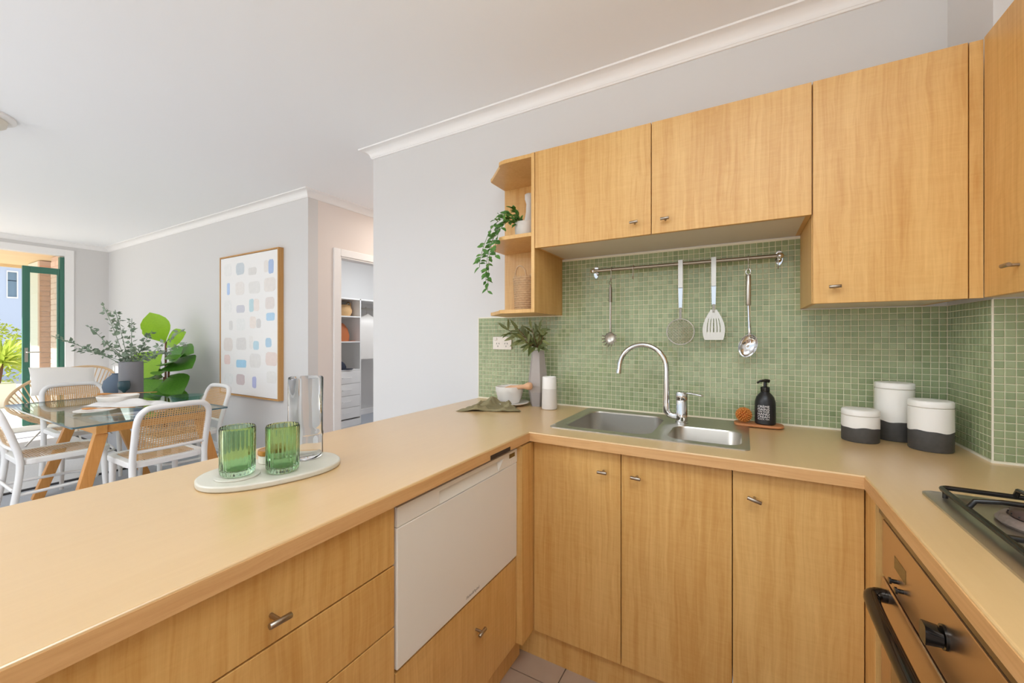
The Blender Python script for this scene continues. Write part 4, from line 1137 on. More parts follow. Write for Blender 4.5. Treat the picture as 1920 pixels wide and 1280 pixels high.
b.build('bristles', M['brush'], br, smooth=60, kind='stuff')

# storage jars
def jar(label, x, y, r, h, band, mark=False):
    t = thing('storage_jar', label, 'jar', (x, y, ZW), group='two-tone storage jars in the corner')
    c = (x, y, ZW); lid = 0.022
    MB().lathe([(r * 0.96, 0), (r, 0.003), (r, band)], c, 44, cap1=False).build('dark_band', M['jar_black'], t, smooth=40)
    wob = lambda rr, q, i: rr
    hb_ = MB(); n = 44; vs = []
    prof_ = [(r + 0.0006, None), (r + 0.0006, band + 0.012), (r, h - lid - 0.002), (r - 0.003, h - lid)]
    for i, (rr, z) in enumerate(prof_):
        for j in range(n):
            q = 2 * math.pi * j / n
            zz = band - 0.001 + 0.0022 * math.sin(3 * q + h * 50) + 0.0012 * math.sin(7 * q) if z is None else z
            vs.append((x + rr * math.cos(q), y + rr * math.sin(q), ZW + zz))
    fs = [(i * n + j, i * n + (j + 1) % n, (i + 1) * n + (j + 1) % n, (i + 1) * n + j) for i in range(3) for j in range(n)] + [tuple(3 * n + j for j in range(n))]
    hb_.add(vs, fs).build('white_glaze', M['jar_white'], t, smooth=40)
    MB().lathe([(r - 0.004, h - lid + 0.0002), (r + 0.0005, h - lid + 0.002), (r + 0.0005, h - 0.004), (r - 0.002, h - 0.001), (r - 0.006, h), (0.003, h + 0.001)], c, 44).build('lid', M['jar_white'], t, smooth=40)
jar('shortest two-tone storage jar, left of the three by the corner', 0.362, 1.868, 0.053, 0.113, 0.052)
jar('tallest two-tone storage jar, at the back of the three', 0.474, 1.955, 0.054, 0.205, 0.070)
jar('middle-sized two-tone storage jar, in front at the right by the corner', 0.534, 1.835, 0.0545, 0.162, 0.066)

# ------------------------------------------------------------------ tray group on the peninsula
sbd = thing('serving_board', 'oval pale marble board carrying the green glasses', 'board', (-1.112, 0.63, ZW))
def ell(cx, cy, a, b_, rot, n=56, p=2.3):
    o = []
    for k in range(n):
        q = 2 * math.pi * k / n; cc, ss = math.cos(q), math.sin(q)
        x_ = a * math.copysign(abs(cc) ** (2 / p), cc); y_ = b_ * math.copysign(abs(ss) ** (2 / p), ss)
        o.append((cx + x_ * math.cos(rot) - y_ * math.sin(rot), cy + x_ * math.sin(rot) + y_ * math.cos(rot)))
    return o
BO = (-1.110, 0.634)
MB().prism(ell(BO[0], BO[1], 0.170, 0.116, R(72)), ZW, ZW + 0.015).build('slab', M['marble'], sbd, bevel=0.004, seg=3, smooth=40)
ZB_ = ZW + 0.0152
co = tag(MB().prism(ell(-1.118, 0.548, 0.05, 0.05, 0, 40, 2), ZB_, ZB_ + 0.004).build('coaster', M['marble'], bevel=0.001, smooth=40), 'thin round marble coaster under the left green tumbler', 'coaster')
def tumbler(label, x, y, z, h=0.122, r=0.039, rot=0):
    nr = 26
    def rf(rr, q, i): return rr + (0.0016 * abs(math.cos(nr * q / 2)) if (2 <= i <= 6) else 0)
    g = MB().lathe([(0.0, 0.0), (r * 0.8, 0.0), (r * 0.93, 0.006), (r * 0.97, 0.016), (r * 0.985, h * 0.5), (r * 0.99, h - 0.006), (r * 0.99, h - 0.004), (r * 0.975, h), (r * 0.945, h - 0.003), (r * 0.93, h * 0.5), (r * 0.90, 0.02), (r * 0.8, 0.014), (0.0, 0.012)], (x, y, z), 156, rfun=rf, cap0=False, cap1=False, rot=rot)
    return tag(g.build('green_tumbler', M['green_glass'], smooth=70, weld=True), label, 'glass', 'green ribbed tumblers')
tumbler('ribbed green glass tumbler on the coaster, left of the pair', -1.118, 0.548, ZB_ + 0.0042)
tumbler('ribbed green glass tumbler standing on the board, right of the pair', -1.057, 0.628, ZB_)
ca = tag(MB().lathe([(0.0, 0.0), (0.040, 0.0), (0.0455, 0.004), (0.047, 0.012), (0.0465, 0.06), (0.048, 0.066), (0.048, 0.072), (0.0465, 0.078), (0.0465, 0.15), (0.047, 0.232), (0.0455, 0.236), (0.0450, 0.233), (0.0448, 0.15), (0.0448, 0.014), (0.03, 0.007), (0.0, 0.006)], (-1.118, 0.732, ZB_), 64, cap0=False, cap1=False, rfun=lambda rr, q, i: rr + (0.0012 * math.sin(5 * q + i) if 8 <= i <= 12 else 0)).build('carafe', M['clear_glass'], smooth=60, weld=True), 'tall clear glass carafe behind the green tumblers', 'carafe')
cn = thing('candle_jar', 'small cream pot with brass lid between the green tumblers', 'jar', (-1.165, 0.655, ZB_))
MB().lathe([(0.026, 0), (0.028, 0.002), (0.028, 0.022), (0.026, 0.023)], (-1.165, 0.655, ZB_), 32).build('cup', M['candle'], cn, smooth=40)
MB().lathe([(0.029, 0.0235), (0.030, 0.025), (0.030, 0.035), (0.027, 0.037), (0.026, 0.036), (0.002, 0.036)], (-1.165, 0.655, ZB_), 32).build('lid', M['gold'], cn, smooth=40)

# ------------------------------------------------------------------ painting
PATCHES = [(-4.772, 1.98, 0.144, 0.128, 'eceae8'), (-4.526, 1.972, 0.155, 0.12, 'c3ccd3'), (-4.295, 1.931, 0.146, 0.076, 'dedad6'), (-4.053, 1.958, 0.069, 0.117, 'e6e0da'), (-3.967, 1.951, 0.088, 0.136, '9db4dc'), (-4.76, 1.777, 0.057, 0.124, 'a9c3ec'), (-4.533, 1.769, 0.174, 0.135, 'e9e3de'), (-4.263, 1.764, 0.2, 0.12, 'e3e0dd'), (-3.989, 1.776, 0.197, 0.135, 'e4dcd6'), (-4.772, 1.592, 0.156, 0.128, 'eceae8'), (-4.521, 1.556, 0.155, 0.078, 'c9c9d2'), (-4.313, 1.586, 0.081, 0.131, 'b5d2da'), (-4.223, 1.586, 0.101, 0.124, 'ecdfd8'), (-3.989, 1.596, 0.153, 0.116, 'dfd5d0'), (-3.978, 1.464, 0.142, 0.078, 'a5cbe6'), (-4.71, 1.389, 0.073, 0.102, 'dcdad8'), (-4.514, 1.396, 0.174, 0.124, 'ecebe9'), (-4.287, 1.413, 0.117, 0.121, 'ede0d8'), (-4.183, 1.401, 0.079, 0.091, 'd0ccca'), (-4.764, 1.187, 0.18, 0.14, 'e2d9d3'), (-4.506, 1.196, 0.193, 0.128, 'dedad7'), (-4.32, 1.216, 0.074, 0.133, 'ebe8e4'), (-4.229, 1.182, 0.101, 0.088, 'b3d5e3'), (-4.011, 1.212, 0.103, 0.09, 'a6c6dd'), (-4.784, 1.027, 0.123, 0.102, 'eacdc7'), (-4.506, 0.991, 0.193, 0.078, '98cbea'), (-4.245, 1.028, 0.199, 0.14, 'e4e0dc'), (-3.962, 1.054, 0.195, 0.131, 'e6d2ca'), (-4.752, 0.826, 0.188, 0.106, 'ecebe9'), (-4.521, 0.827, 0.163, 0.108, 'cbb8b8'), (-4.261, 0.812, 0.073, 0.113, 'a9b0dd'), (-3.962, 0.876, 0.169, 0.116, 'e9e6e2')]
pg = thing('painting', 'large oak-framed abstract painting of pastel watercolour squares on the dining wall', 'painting', (-4.38, YP, 0.655))
fx0, fx1, fz0, fz1, fy = -4.935, -3.84, 0.655, 2.125, 2.238
b = MB(); t = 0.014
b.box(fx0, fx0 + t, fy, YP - 0.001, fz0, fz1).box(fx1 - t, fx1, fy, YP - 0.001, fz0, fz1).box(fx0 + t, fx1 - t, fy, YP - 0.001, fz0, fz0 + t).box(fx0 + t, fx1 - t, fy, YP - 0.001, fz1 - t, fz1)
b.build('frame', M['frame_oak'], pg)
cv = MB().box(fx0 + t + 0.004, fx1 - t - 0.004, fy + 0.004, YP - 0.004, fz0 + t + 0.004, fz1 - t - 0.004).build('canvas', M['canvas'], pg)
MB().box(fx0 + t, fx1 - t, YP - 0.004, YP - 0.001, fz0 + t, fz1 - t).build('backing', M['gap'], pg)
pm = {}
prn = random.Random(3)
for px, pz, pw_, ph, colr in PATCHES:
    if colr not in pm: pm[colr] = mat('paint_' + colr, '%02x%02x%02x' % tuple(int(int(colr[i:i + 2], 16) * 0.8 + 240 * 0.2) for i in (0, 2, 4)), 0.85, var=(35, 0.07))
    poly = [(px + (x_ - px) * (1 + prn.uniform(-.05, .05)), pz + (z_ - pz) * (1 + prn.uniform(-.05, .05))) for x_, z_ in rrect(px - pw_ / 2, px + pw_ / 2, pz - ph / 2, pz + ph / 2, min(pw_, ph) * 0.3, 4)]
    flat(poly, fy + 0.0032, fy + 0.004).build('paint_patch', pm[colr], cv)

# ------------------------------------------------------------------ ceiling light
cx_, cy_ = -3.98, 0.50
cld = thing('ceiling_light', 'round white flush ceiling light at the left edge', 'lamp', (cx_, cy_, CEIL))
MB().lathe([(0.165, CEIL), (0.165, CEIL - 0.012), (0.15, CEIL - 0.02), (0.12, CEIL - 0.022)], (cx_, cy_, 0), 40).build('ring', M['trim'], cld, smooth=40)
MB().lathe([(0.13, CEIL - 0.0225), (0.125, CEIL - 0.05), (0.09, CEIL - 0.075), (0.03, CEIL - 0.085), (0.003, CEIL - 0.086)], (cx_, cy_, 0), 40).build('shade', M['candle'], cld, smooth=60)

# added fill lamps, unseen: kitchen and living pendants, hall and wardrobe ceiling lights
def added_ceiling_lamp(name, label, x, y, w, power, col):
    t = thing(name, label, 'lamp', (x, y, CEIL))
    MB().prism(rrect(x - w / 2 - 0.02, x + w / 2 + 0.02, y - w / 2 - 0.02, y + w / 2 + 0.02, 0.02, 4), CEIL - 0.03, CEIL).build('housing', M['trim'], t, bevel=0.004)
    ld = bpy.data.lights.new(name, 'AREA'); ld.shape = 'SQUARE'; ld.size = w; ld.energy = power; ld.color = col
    o = bpy.data.objects.new(name + '_light', ld); COL.objects.link(o); o.parent = t; o.location = (0, 0, -0.033)
    return t
def pendant(name, label, x, y, z, lx, ly, up, down, col):  # added lamp shining up and down, no such fitting is seen
    t = thing(name, label, 'lamp', (x, y, z))
    MB().box(x - lx / 2, x + lx / 2, y - ly / 2, y + ly / 2, z - 0.02, z + 0.02).build('housing', M['trim'], t, bevel=0.006)
    for s_ in (-1, 1):
        MB().cyl((x + s_ * lx * 0.4, y, z + 0.02), (x + s_ * lx * 0.4, y, CEIL), 0.002, 6).build('wire', M['steel'], t)
    for k, p in ((1, up), (-1, down)):
        ld = bpy.data.lights.new(name, 'AREA'); ld.shape = 'RECTANGLE'; ld.size = lx; ld.size_y = ly; ld.energy = p; ld.color = col
        o = bpy.data.objects.new(name + '_light', ld); COL.objects.link(o); o.parent = t; o.location = (0, 0, 0.025 * k); o.rotation_euler = (R(180) if k > 0 else 0, 0, 0)
    return t
pendant('kitchen_fill', 'added unseen pendant, a fill light brightening the kitchen and its ceiling', 0.05, 0.25, 2.28, 1.2, 0.3, 17, 10, (0.82, 0.92, 1.0))  # added lamp to lift the ceiling and worktops
pendant('living_fill', 'added unseen pendant, a fill light from the living area side', -2.8, -1.1, 2.2, 1.6, 0.4, 26, 42, (0.92, 0.96, 1.0))  # added lamp, brings light from the left onto the right-hand cabinets
added_ceiling_lamp('hall_fill', 'added unseen ceiling light, a warm fill for the hall', -2.85, 3.3, 0.25, 8.5, (1.0, 0.92, 0.84))  # added lamp to warm and brighten the hall
added_ceiling_lamp('wardrobe_light', 'added unseen ceiling light, a fill that brightens the wardrobe', -4.2, 4.3, 0.4, 19, (0.88, 0.94, 1.0))  # added lamp to brighten the shelves

# ------------------------------------------------------------------ dining furniture
TX0, TX1, TY0, TY1, TZ = -5.15, -3.52, 0.80, 1.655, 0.72
dt = thing('dining_table', 'glass-topped dining table on an oak trestle base', 'table', (-4.33, 1.23, 0))
gt = MB().prism(rrect(TX0, TX1, TY0, TY1, 0.012, 3), TZ - 0.011, TZ).build('glass_top', M['table_glass'], dt)
MB().ring(rrect(TX0 - 0.0012, TX1 + 0.0012, TY0 - 0.0012, TY1 + 0.0012, 0.0125, 3), rrect(TX0, TX1, TY0, TY1, 0.012, 3), TZ - 0.011, TZ).build('glass_edge', M['glass_edge'], dt, label='blue-green polished edge of the glass')
for y in (0.95, 1.51):
    MB().bar((-5.0, y, 0.675), (-3.58, y, 0.675), 0.055, 0.06).build('rail', M['oak_x'], dt, bevel=0.003)
for x_ in (-3.62, -4.78):
    MB().bar((x_, 0.98, 0.675), (x_, 1.48, 0.675), 0.06, 0.055).build('beam', M['oak_x'], dt, bevel=0.003)
for x_, xf, tops in ((-3.62, -3.60, ((0.955, 0.80), (1.505, 1.66))), (-4.78, -4.78, ((1.115, 0.90), (1.345, 1.56)))):
    for y, yf in tops:
        MB().bar((x_, y, 0.645), (xf, yf, 0.0), 0.062, 0.05, (1, 0, 0)).build('leg', M['oak'], dt, bevel=0.003)

def cane_panel(f, w0, w1, h0, h1, pitch=0.0135, th=0.0062, clip=None):
    """open woven panel; f(u, v, off) -> local point"""
    b = MB()
    n = int((w1 - w0) / pitch); m_ = int((h1 - h0) / pitch)
    for i in range(n + 1):
        u = w0 + (w1 - w0) * i / n
        lo, hi = (h0, h1) if clip is None else clip(u)
        k = 4; pts = []
        for q in range(k + 1):
            v = lo + (hi - lo) * q / k
            pts += [f(u - th / 2, v, 0.0006), f(u + th / 2, v, 0.0006)]
        b.add(pts, [(2 * q, 2 * q + 1, 2 * q + 3, 2 * q + 2) for q in range(k)])
    for j in range(m_ + 1):
        v = h0 + (h1 - h0) * j / m_
        us = [w0 + (w1 - w0) * q / 6 for q in range(7)]
        if clip: us = [u for u in us if clip(u)[0] - 1e-6 <= v <= clip(u)[1] + 1e-6] or [0]
        if len(us) < 2: continue
        pts = []
        for u in us: pts += [f(u, v - th / 2, -0.0006), f(u, v + th / 2, -0.0006)]
        b.add(pts, [(2 * q, 2 * q + 1, 2 * q + 3, 2 * q + 2) for q in range(len(us) - 1)])
    return b

def make_chair(label):
    t = thing('dining_chair', label, 'chair', (0, 0, 0), 0, 'white cane dining chairs')
    hw = 0.198
    def yb(z):      # recline of the back above the seat
        return -0.02 - 0.10 * max(0, (z - 0.46) / 0.36) ** 1.2
    arch = [(-hw - 0.004, -0.075, 0.0), (-hw, -0.04, 0.22), (-hw, -0.02, 0.44), (-hw, yb(0.6), 0.60), (-hw, yb(0.70), 0.70), (-hw + 0.008, yb(0.76), 0.762), (-hw + 0.034, yb(0.80), 0.80), (-hw + 0.075, yb(0.815), 0.815), (0, yb(0.82) - 0.008, 0.818)]
    arch = bez(arch + [(-x_, y_, z_) for x_, y_, z_ in arch[-2::-1]], 4)
    MB().tube(arch, 0.0185, 10).build('back_frame', M['chairwhite'], t, smooth=60, local=True)
    rail = bez([(-hw, yb(0.53), 0.53), (-0.08, yb(0.53) - 0.012, 0.53), (0.08, yb(0.53) - 0.012, 0.53), (hw, yb(0.53), 0.53)], 4)
    MB().tube(rail, 0.011, 8).build('back_rail', M['chairwhite'], t, smooth=60, local=True)
    so = rrect(-0.212, 0.212, -0.03, 0.425, 0.075, 6); si = rrect(-0.168, 0.168, 0.012, 0.382, 0.05, 6)
    MB().ring(so, si, 0.425, 0.462).build('seat_frame', M['chairwhite'], t, local=True, bevel=0.006)
    def sclip(u):
        k = max(0, abs(u) - 0.118); dd = 0.05 - math.sqrt(max(0, 0.05 ** 2 - k * k)); return (0.010 + dd, 0.384 - dd)
    cane_panel(lambda u, v, o: (u, v, 0.458 + o), -0.168, 0.168, 0.012, 0.382, clip=sclip).build('cane_seat', M['cane'], t, local=True, recalc=False)
    def bclip(u):
        k = max(0, abs(u) - 0.13); dd = 0.06 - math.sqrt(max(0, 0.062 ** 2 - k * k)); return (0.535, 0.812 - max(0, dd))
    def fb(u, v, o): return (u, yb(v) - 0.008 * (1 - (u / hw) ** 2) + o, v)
    cane_panel(fb, -0.186, 0.186, 0.535, 0.81, clip=bclip).build('cane_back', M['cane'], t, local=True, recalc=False)
    for s in (-1, 1):
        MB().tube([(s * 0.175, 0.385, 0.43), (s * 0.178, 0.39, 0.25), (s * 0.182, 0.40, 0.0)], [0.021, 0.017, 0.013], 10).build('leg', M['chairwhite'], t, smooth=60, local=True)
    st_ = bez([(-hw, -0.045, 0.235), (-0.19, 0.12, 0.235), (-0.165, 0.30, 0.235), (-0.10, 0.365, 0.235), (0, 0.38, 0.235), (0.10, 0.365, 0.235), (0.165, 0.30, 0.235), (0.19, 0.12, 0.235), (hw, -0.045, 0.235)], 4)
    MB().tube(st_, 0.0105, 8).build('stretcher', M['chairwhite'], t, smooth=60, local=True)
    MB().tube([(-hw, -0.05, 0.27), (hw, -0.05, 0.27)], 0.010, 8).build('rear_stretcher', M['chairwhite'], t, smooth=60, local=True)
    return t
ch = make_chair('white cane dining chair with its back to the peninsula, at the near table end')
ch.location = (-3.40, 1.235, 0); ch.rotation_euler.z = R(90)
for lab, loc, rz in (('white cane dining chair at the left photo edge, seen from its side', (-4.30, 0.72, 0), 0),
                     ('white cane dining chair at the far table end, facing the kitchen', (-5.28, 1.235, 0.0125), -90),
                     ('white cane dining chair on the painting side of the table', (-4.20, 1.79, 0), 180)):
    c_ = copy_tree(ch); c_['label'] = lab; c_.location = loc; c_.rotation_euler.z = R(rz)

# on the table
tv = thing('eucalyptus_vase', 'matt slate cylinder vase of eucalyptus on the glass table', 'vase', (-4.75, 1.45, TZ))
c = (-4.75, 1.45, TZ + 0.0005)
MB().lathe([(0.080, 0), (0.083, 0.004), (0.083, 0.325), (0.080, 0.328), (0.074, 0.325), (0.074, 0.02), (0.003, 0.018)], c, 36).build('vessel', M['slate'], tv, smooth=40)
sprigs = [((-0.30, -0.42, 0.30), 15), ((-0.24, -0.22, 0.42), 15), ((-0.20, -0.05, 0.60), 24), ((-0.1, -0.16, 0.66), 24), ((-0.05, 0.02, 0.50), 16), ((0.08, 0.12, 0.36), 16),
          ((0.26, 0.30, 0.38), 16), ((0.20, 0.22, 0.12), 14), ((0.30, 0.30, 0.22), 14), ((0.06, -0.18, 0.22), 12), ((-0.20, -0.30, 0.16), 14), ((0.02, 0.10, 0.20), 14), ((0.12, 0.0, 0.16), 14), ((-0.08, 0.02, 0.18), 12)]
for (dx, dy, dz), nl in sprigs:
    base = Vector((c[0] + dx * 0.12, c[1] + dy * 0.12, TZ + 0.26)); tip_ = Vector((c[0] + dx, c[1] + dy, TZ + 0.325 + dz * 0.78))
    pts = bez([base, base + Vector((dx * .1, dy * .1, 0.08)), base.lerp(tip_, 0.6) + Vector((0, 0, 0.03)), tip_], 7)
    b = MB().tube(pts, 0.0025, 4)
    for k in range(nl * 2):
        i = 6 + int((len(pts) - 7) * (k / (nl * 2)) ** 0.85); p = pts[i]; d = Vector((rnd.uniform(-1, 1), rnd.uniform(-1, 1), rnd.uniform(-0.6, 0.9))).normalized()
        nn = rv(1).normalized(); a = d.cross(nn).normalized(); L_ = rnd.uniform(0.028, 0.05); w = L_ * 0.34
        q0 = p + d * 0.008
        b.add([q0, q0 + d * L_ * 0.4 + a * w, q0 + d * L_, q0 + d * L_ * 0.4 - a * w], [(0, 1, 2, 3)])
    b.build('sprig', M['leaf_euc'], tv, recalc=False)
wbx, wby = -4.42, 1.27
wbw = tag(MB().lathe([(0.06, 0), (0.09, 0.003), (0.12, 0.035), (0.13, 0.07), (0.127, 0.074), (0.122, 0.07), (0.11, 0.035), (0.004, 0.012)], (wbx, wby, TZ + 0.0005), 40).build('serving_bowl', M['ceramic'], smooth=40), 'white serving bowl with wooden servers across it on the table', 'bowl')
def spoon(name, label, p0, p1, z, w=0.022):
    p0, p1 = Vector(p0 + (z,)), Vector(p1 + (z,)); d = (p1 - p0).normalized(); L_ = (p1 - p0).length
    pts = [p0, p0 + d * 0.01, p0 + d * 0.04, p0 + d * 0.075, p0 + d * 0.10, p0 + d * (L_ * .6), p1 - d * 0.004, p1]
    o = MB().tube(pts, [0.006, w * .7, w, w * .7, 0.007, 0.006, 0.007, 0.004], 12).build(name, M['spoonwood'], smooth=60)
    for v in o.data.vertices: v.co.z = z + (v.co.z - z) * 0.4
    return tag(o, label, 'spoon', 'wooden servers on the table')
spoon('wooden_server', 'wooden server laid across the white serving bowl', (-4.56, 1.18), (-4.30, 1.48), TZ + 0.083)
tp_ = tag(MB().lathe([(0.06, 0), (0.075, 0.002), (0.115, 0.012), (0.117, 0.016), (0.113, 0.017), (0.07, 0.007), (0.003, 0.006)], (-4.12, 1.06, TZ + 0.0005), 40).build('dinner_plate', M['ceramic'], smooth=40), 'white dinner plate at the kitchen side of the glass table', 'plate')
spoon('wooden_server', 'wooden spoon lying over the white dinner plate', (-4.17, 1.00), (-3.92, 1.22), TZ + 0.027)
nk = MB(); nu, nv = 26, 20
for i in range(nu):
    for j in range(nv):
        u, v = i / (nu - 1), j / (nv - 1)
        h = 0.05 * abs(noise.noise(Vector((u * 4, v * 3, 8)))) + 0.03 * math.exp(-((u - 0.5) ** 2 + (v - 0.6) ** 2) / 0.05)
        e = min(1, min(u, 1 - u, v, 1 - v) * 8 + 0.05)
        nk.v.append((-4.36 + 0.34 * u + 0.10 * v, 1.02 + 0.30 * v + 0.14 * u, TZ + 0.0195 + h * e))
for i in range(nu - 1):
    for j in range(nv - 1): nk.f.append((i * nv + j, (i + 1) * nv + j, (i + 1) * nv + j + 1, i * nv + j + 1))
nko = tag(nk.build('napkin', M['linen_white'], smooth=60, recalc=False), 'crumpled white napkin between the plate and the serving bowl', 'napkin')
for v in nko.data.vertices: v.co.x -= 0.02; v.co.y += 0.03
gb = tag(MB().lathe([(0.0, 0.0), (0.05, 0.0), (0.09, 0.03), (0.115, 0.075), (0.112, 0.077), (0.086, 0.034), (0.05, 0.006), (0.0, 0.005)], (-3.90, 1.53, TZ + 0.0005), 40, cap0=False, cap1=False).build('glass_bowl', pane('bowl_glass', 'd9efe9', 0.8), smooth=60), 'pale green glass bowl behind the near chair back', 'bowl')
gob = tag(MB().lathe([(0.035, 0), (0.036, 0.003), (0.008, 0.01), (0.006, 0.06), (0.012, 0.075), (0.038, 0.10), (0.042, 0.13), (0.038, 0.165), (0.036, 0.165), (0.038, 0.13), (0.01, 0.085), (0.002, 0.083)], (-4.64, 1.37, TZ + 0.0005), 28).build('goblet', M['teal_glass'], smooth=50), 'dark teal goblet in front of the round slate-blue vase', 'goblet')

# rug
rg = thing('rug', 'pale woven rug with dark bound edge under the far half of the table', 'rug', (-6.5, 0.6, 0))
MB().box(-7.75, -5.16, -1.6, 1.70, 0.0005, 0.010).build('pile', M['rug'], rg)
MB().box(-5.16, -5.13, -1.6, 1.70, 0.0005, 0.012).box(-7.78, -7.75, -1.6, 1.70, 0.0005, 0.012).box(-7.75, -5.16, 1.70, 1.73, 0.0005, 0.012).build('binding', M['rug_edge'], rg)

# rattan lounge chair
lc = thing('lounge_chair', 'rattan shell lounge chair by the garden door', 'chair', (-7.35, 1.62, 0))
C0 = Vector((-7.35, 1.62, 0.62)); ux = Vector((0.30, -0.95, 0.0)).normalized(); uy = Vector((-0.80, 0.10, 0.52)).normalized()
tilt_ = Vector((0, 0, 0.22))
rimp = [C0 + ux * 0.52 * math.cos(q) + uy * 0.40 * math.sin(q) - tilt_ * math.cos(q) * 0.55 for q in [2 * math.pi * k / 48 for k in range(48)]]
MB().tube(rimp, 0.016, 8, closed=True).build('rim', M['rattan'], lc, smooth=60)
bot = C0 + Vector((0.22, 0.0, -0.34))
ringb = [bot + Vector((0.16 * math.cos(2 * math.pi * k / 48), 0.16 * math.sin(2 * math.pi * k / 48), 0)) for k in range(48)]
MB().tube(ringb, 0.012, 8, closed=True).build('seat_ring', M['rattan'], lc, smooth=60)
for k in range(48):
    a, b2 = rimp[k], ringb[(36 - k) % 48]
    mid = a.lerp(b2, 0.5) + Vector((-0.05, 0, -0.07))
    MB().tube(bez([a, mid, b2], 4), 0.006, 5).build('spindle', M['rattan'], lc, smooth=60)
for k in range(0, 48, 12):
    p = ringb[k]; d = (p - bot); MB().tube([p, Vector((bot.x + d.x * 2.3, bot.y + d.y * 2.3, 0.0125))], 0.009, 6).build('leg', M['steel'], lc, smooth=60)
def pillow(name, label, c, ax, ay, w, h, th, m):
    ax = Vector(ax).normalized(); ay = Vector(ay).normalized(); az = ax.cross(ay).normalized(); b = MB(); n = 16
    for s in (1, -1):
        for i in range(n + 1):
            for j in range(n + 1):
                u, v = -1 + 2 * i / n, -1 + 2 * j / n
                e = ((1 - u * u) * (1 - v * v)) ** 0.4; k = 1 - 0.06 * (u * u + v * v - u * u * v * v * 1.6)
                b.v.append(Vector(c) + ax * (w / 2 * u * k) + ay * (h / 2 * v * k) + az * (s * th * e))
    N = (n + 1) ** 2
    for s in (0, 1):
        for i in range(n):
            for j in range(n):
                q = (i * (n + 1) + j, (i + 1) * (n + 1) + j, (i + 1) * (n + 1) + j + 1, i * (n + 1) + j + 1)
                b.f.append(tuple(x_ + s * N for x_ in (q if s == 0 else q[::-1])))
    return tag(b.build(name, m, smooth=80), label, 'cushion')
pillow('cushion', 'white linen cushion in the rattan lounge chair', (-7.22, 1.58, 0.73), (0.16, 1, -0.05), (-0.55, 0.05, 0.8), 0.56, 0.40, 0.09, M['cushion'])
rvz = tag(MB().lathe([(0.04, 0), (0.05, 0.003), (0.085, 0.04), (0.098, 0.095), (0.088, 0.15), (0.05, 0.19), (0.032, 0.205), (0.034, 0.215), (0.028, 0.215), (0.026, 0.20), (0.003, 0.19)], (-4.98, 1.42, TZ + 0.0005), 32).build('round_vase', M['blue'], smooth=60), 'round slate-blue vase on the table left of the slate cylinder vase', 'vase')

# fiddle-leaf fig
fg = thing('fiddle_leaf_fig', 'fiddle-leaf fig with broad bright leaves by the dining wall', 'plant', (-5.55, 1.98, 0))
c = Vector((-5.55, 1.98, 0))
MB().lathe([(0.13, 0.001), (0.16, 0.01), (0.175, 0.28), (0.17, 0.30), (0.155, 0.29), (0.15, 0.24)], c, 32).build('pot', M['pot'], fg, smooth=40)
MB().lathe([(0.15, 0.241), (0.05, 0.25), (0.004, 0.25)], c, 20).build('soil', M['soil'], fg)
for dx, dy, h in ((0.02, 0, 1.22), (0.16, -0.02, 0.98), (-0.08, 0.02, 0.82)):
    MB().tube(bez([c + Vector((dx * .2, dy, 0.24)), c + Vector((dx * .6, dy, h * .55)), c + Vector((dx, dy, h))], 6), 0.010, 7).build('trunk', M['stem'], fg, smooth=60)
lf = leaf_mesh('leaf', M['leaf_fig'], 1, 0.72, 0.22, 0.10, 1.35, 8, 0.03)
lf2 = leaf_mesh('leaf', M['leaf_fig_backlit'], 1, 0.78, 0.18, 0.10, 1.35, 8, 0.03)
figl = [((0.0, 0, 1.20), (-0.5, -0.2, 0.75), (0.8, -0.6, 0.2), 0.30), ((0.02, 0, 1.22), (0.1, -0.3, 0.5), (0.7, -0.7, 0.3), 0.30), ((0.03, 0, 1.15), (0.5, 0.1, 0.4), (0.5, -0.7, 0.5), 0.26),
        ((0.02, -.02, 1.12), (-0.25, -0.5, -0.55), (0.75, -0.65, 0.2), 0.34), ((0.02, 0, 1.05), (0.9, 0.1, 0.25), (0.1, -0.6, 0.8), 0.36), ((0.1, 0, 0.97), (1, -0.05, 0.12), (0.1, -0.5, 0.85), 0.40),
        ((0.14, 0, 0.96), (0.8, -0.3, 0.3), (0.2, -0.5, 0.85), 0.34), ((-0.05, 0, 0.82), (-0.9, -0.3, -0.1), (0.5, -0.6, 0.6), 0.34), ((-0.05, 0, 0.78), (-0.75, -0.5, -0.35), (0.6, -0.6, 0.5), 0.34),
        ((0.0, -.02, 0.95), (-0.8, -0.2, 0.1), (0.5, -0.7, 0.5), 0.30), ((0.12, 0, 0.85), (0.9, -0.2, -0.25), (0.4, -0.6, 0.7), 0.36), ((0.12, 0, 0.80), (0.75, -0.35, -0.45), (0.6, -0.5, 0.6), 0.36),
        ((0.05, -.03, 0.80), (0.2, -0.7, -0.2), (0.6, -0.4, 0.8), 0.28), ((0.08, 0, 0.72), (0.8, -0.1, -0.55), (0.6, -0.6, 0.5), 0.34), ((0.0, 0, 0.70), (-0.6, -0.4, -0.4), (0.5, -0.6, 0.6), 0.30),
        ((0.12, 0, 0.90), (0.6, -0.5, 0.1), (0.3, -0.5, 0.85), 0.26), ((0.05, 0, 0.62), (0.6, -0.6, -0.3), (0.5, -0.4, 0.75), 0.30), ((-0.02, 0, 0.90), (-0.5, -0.6, -0.2), (0.6, -0.5, 0.6), 0.28), ((0.1, 0, 1.0), (0.7, 0.0, 0.55), (0.4, -0.8, 0.3), 0.22)]
for p, d, nn, s in figl:
    put_leaf(lf2 if p[2] > 1.1 else lf, fg, c + Vector(p), d, nn, s * 1.12)  # topmost leaves take the painted backlit colour
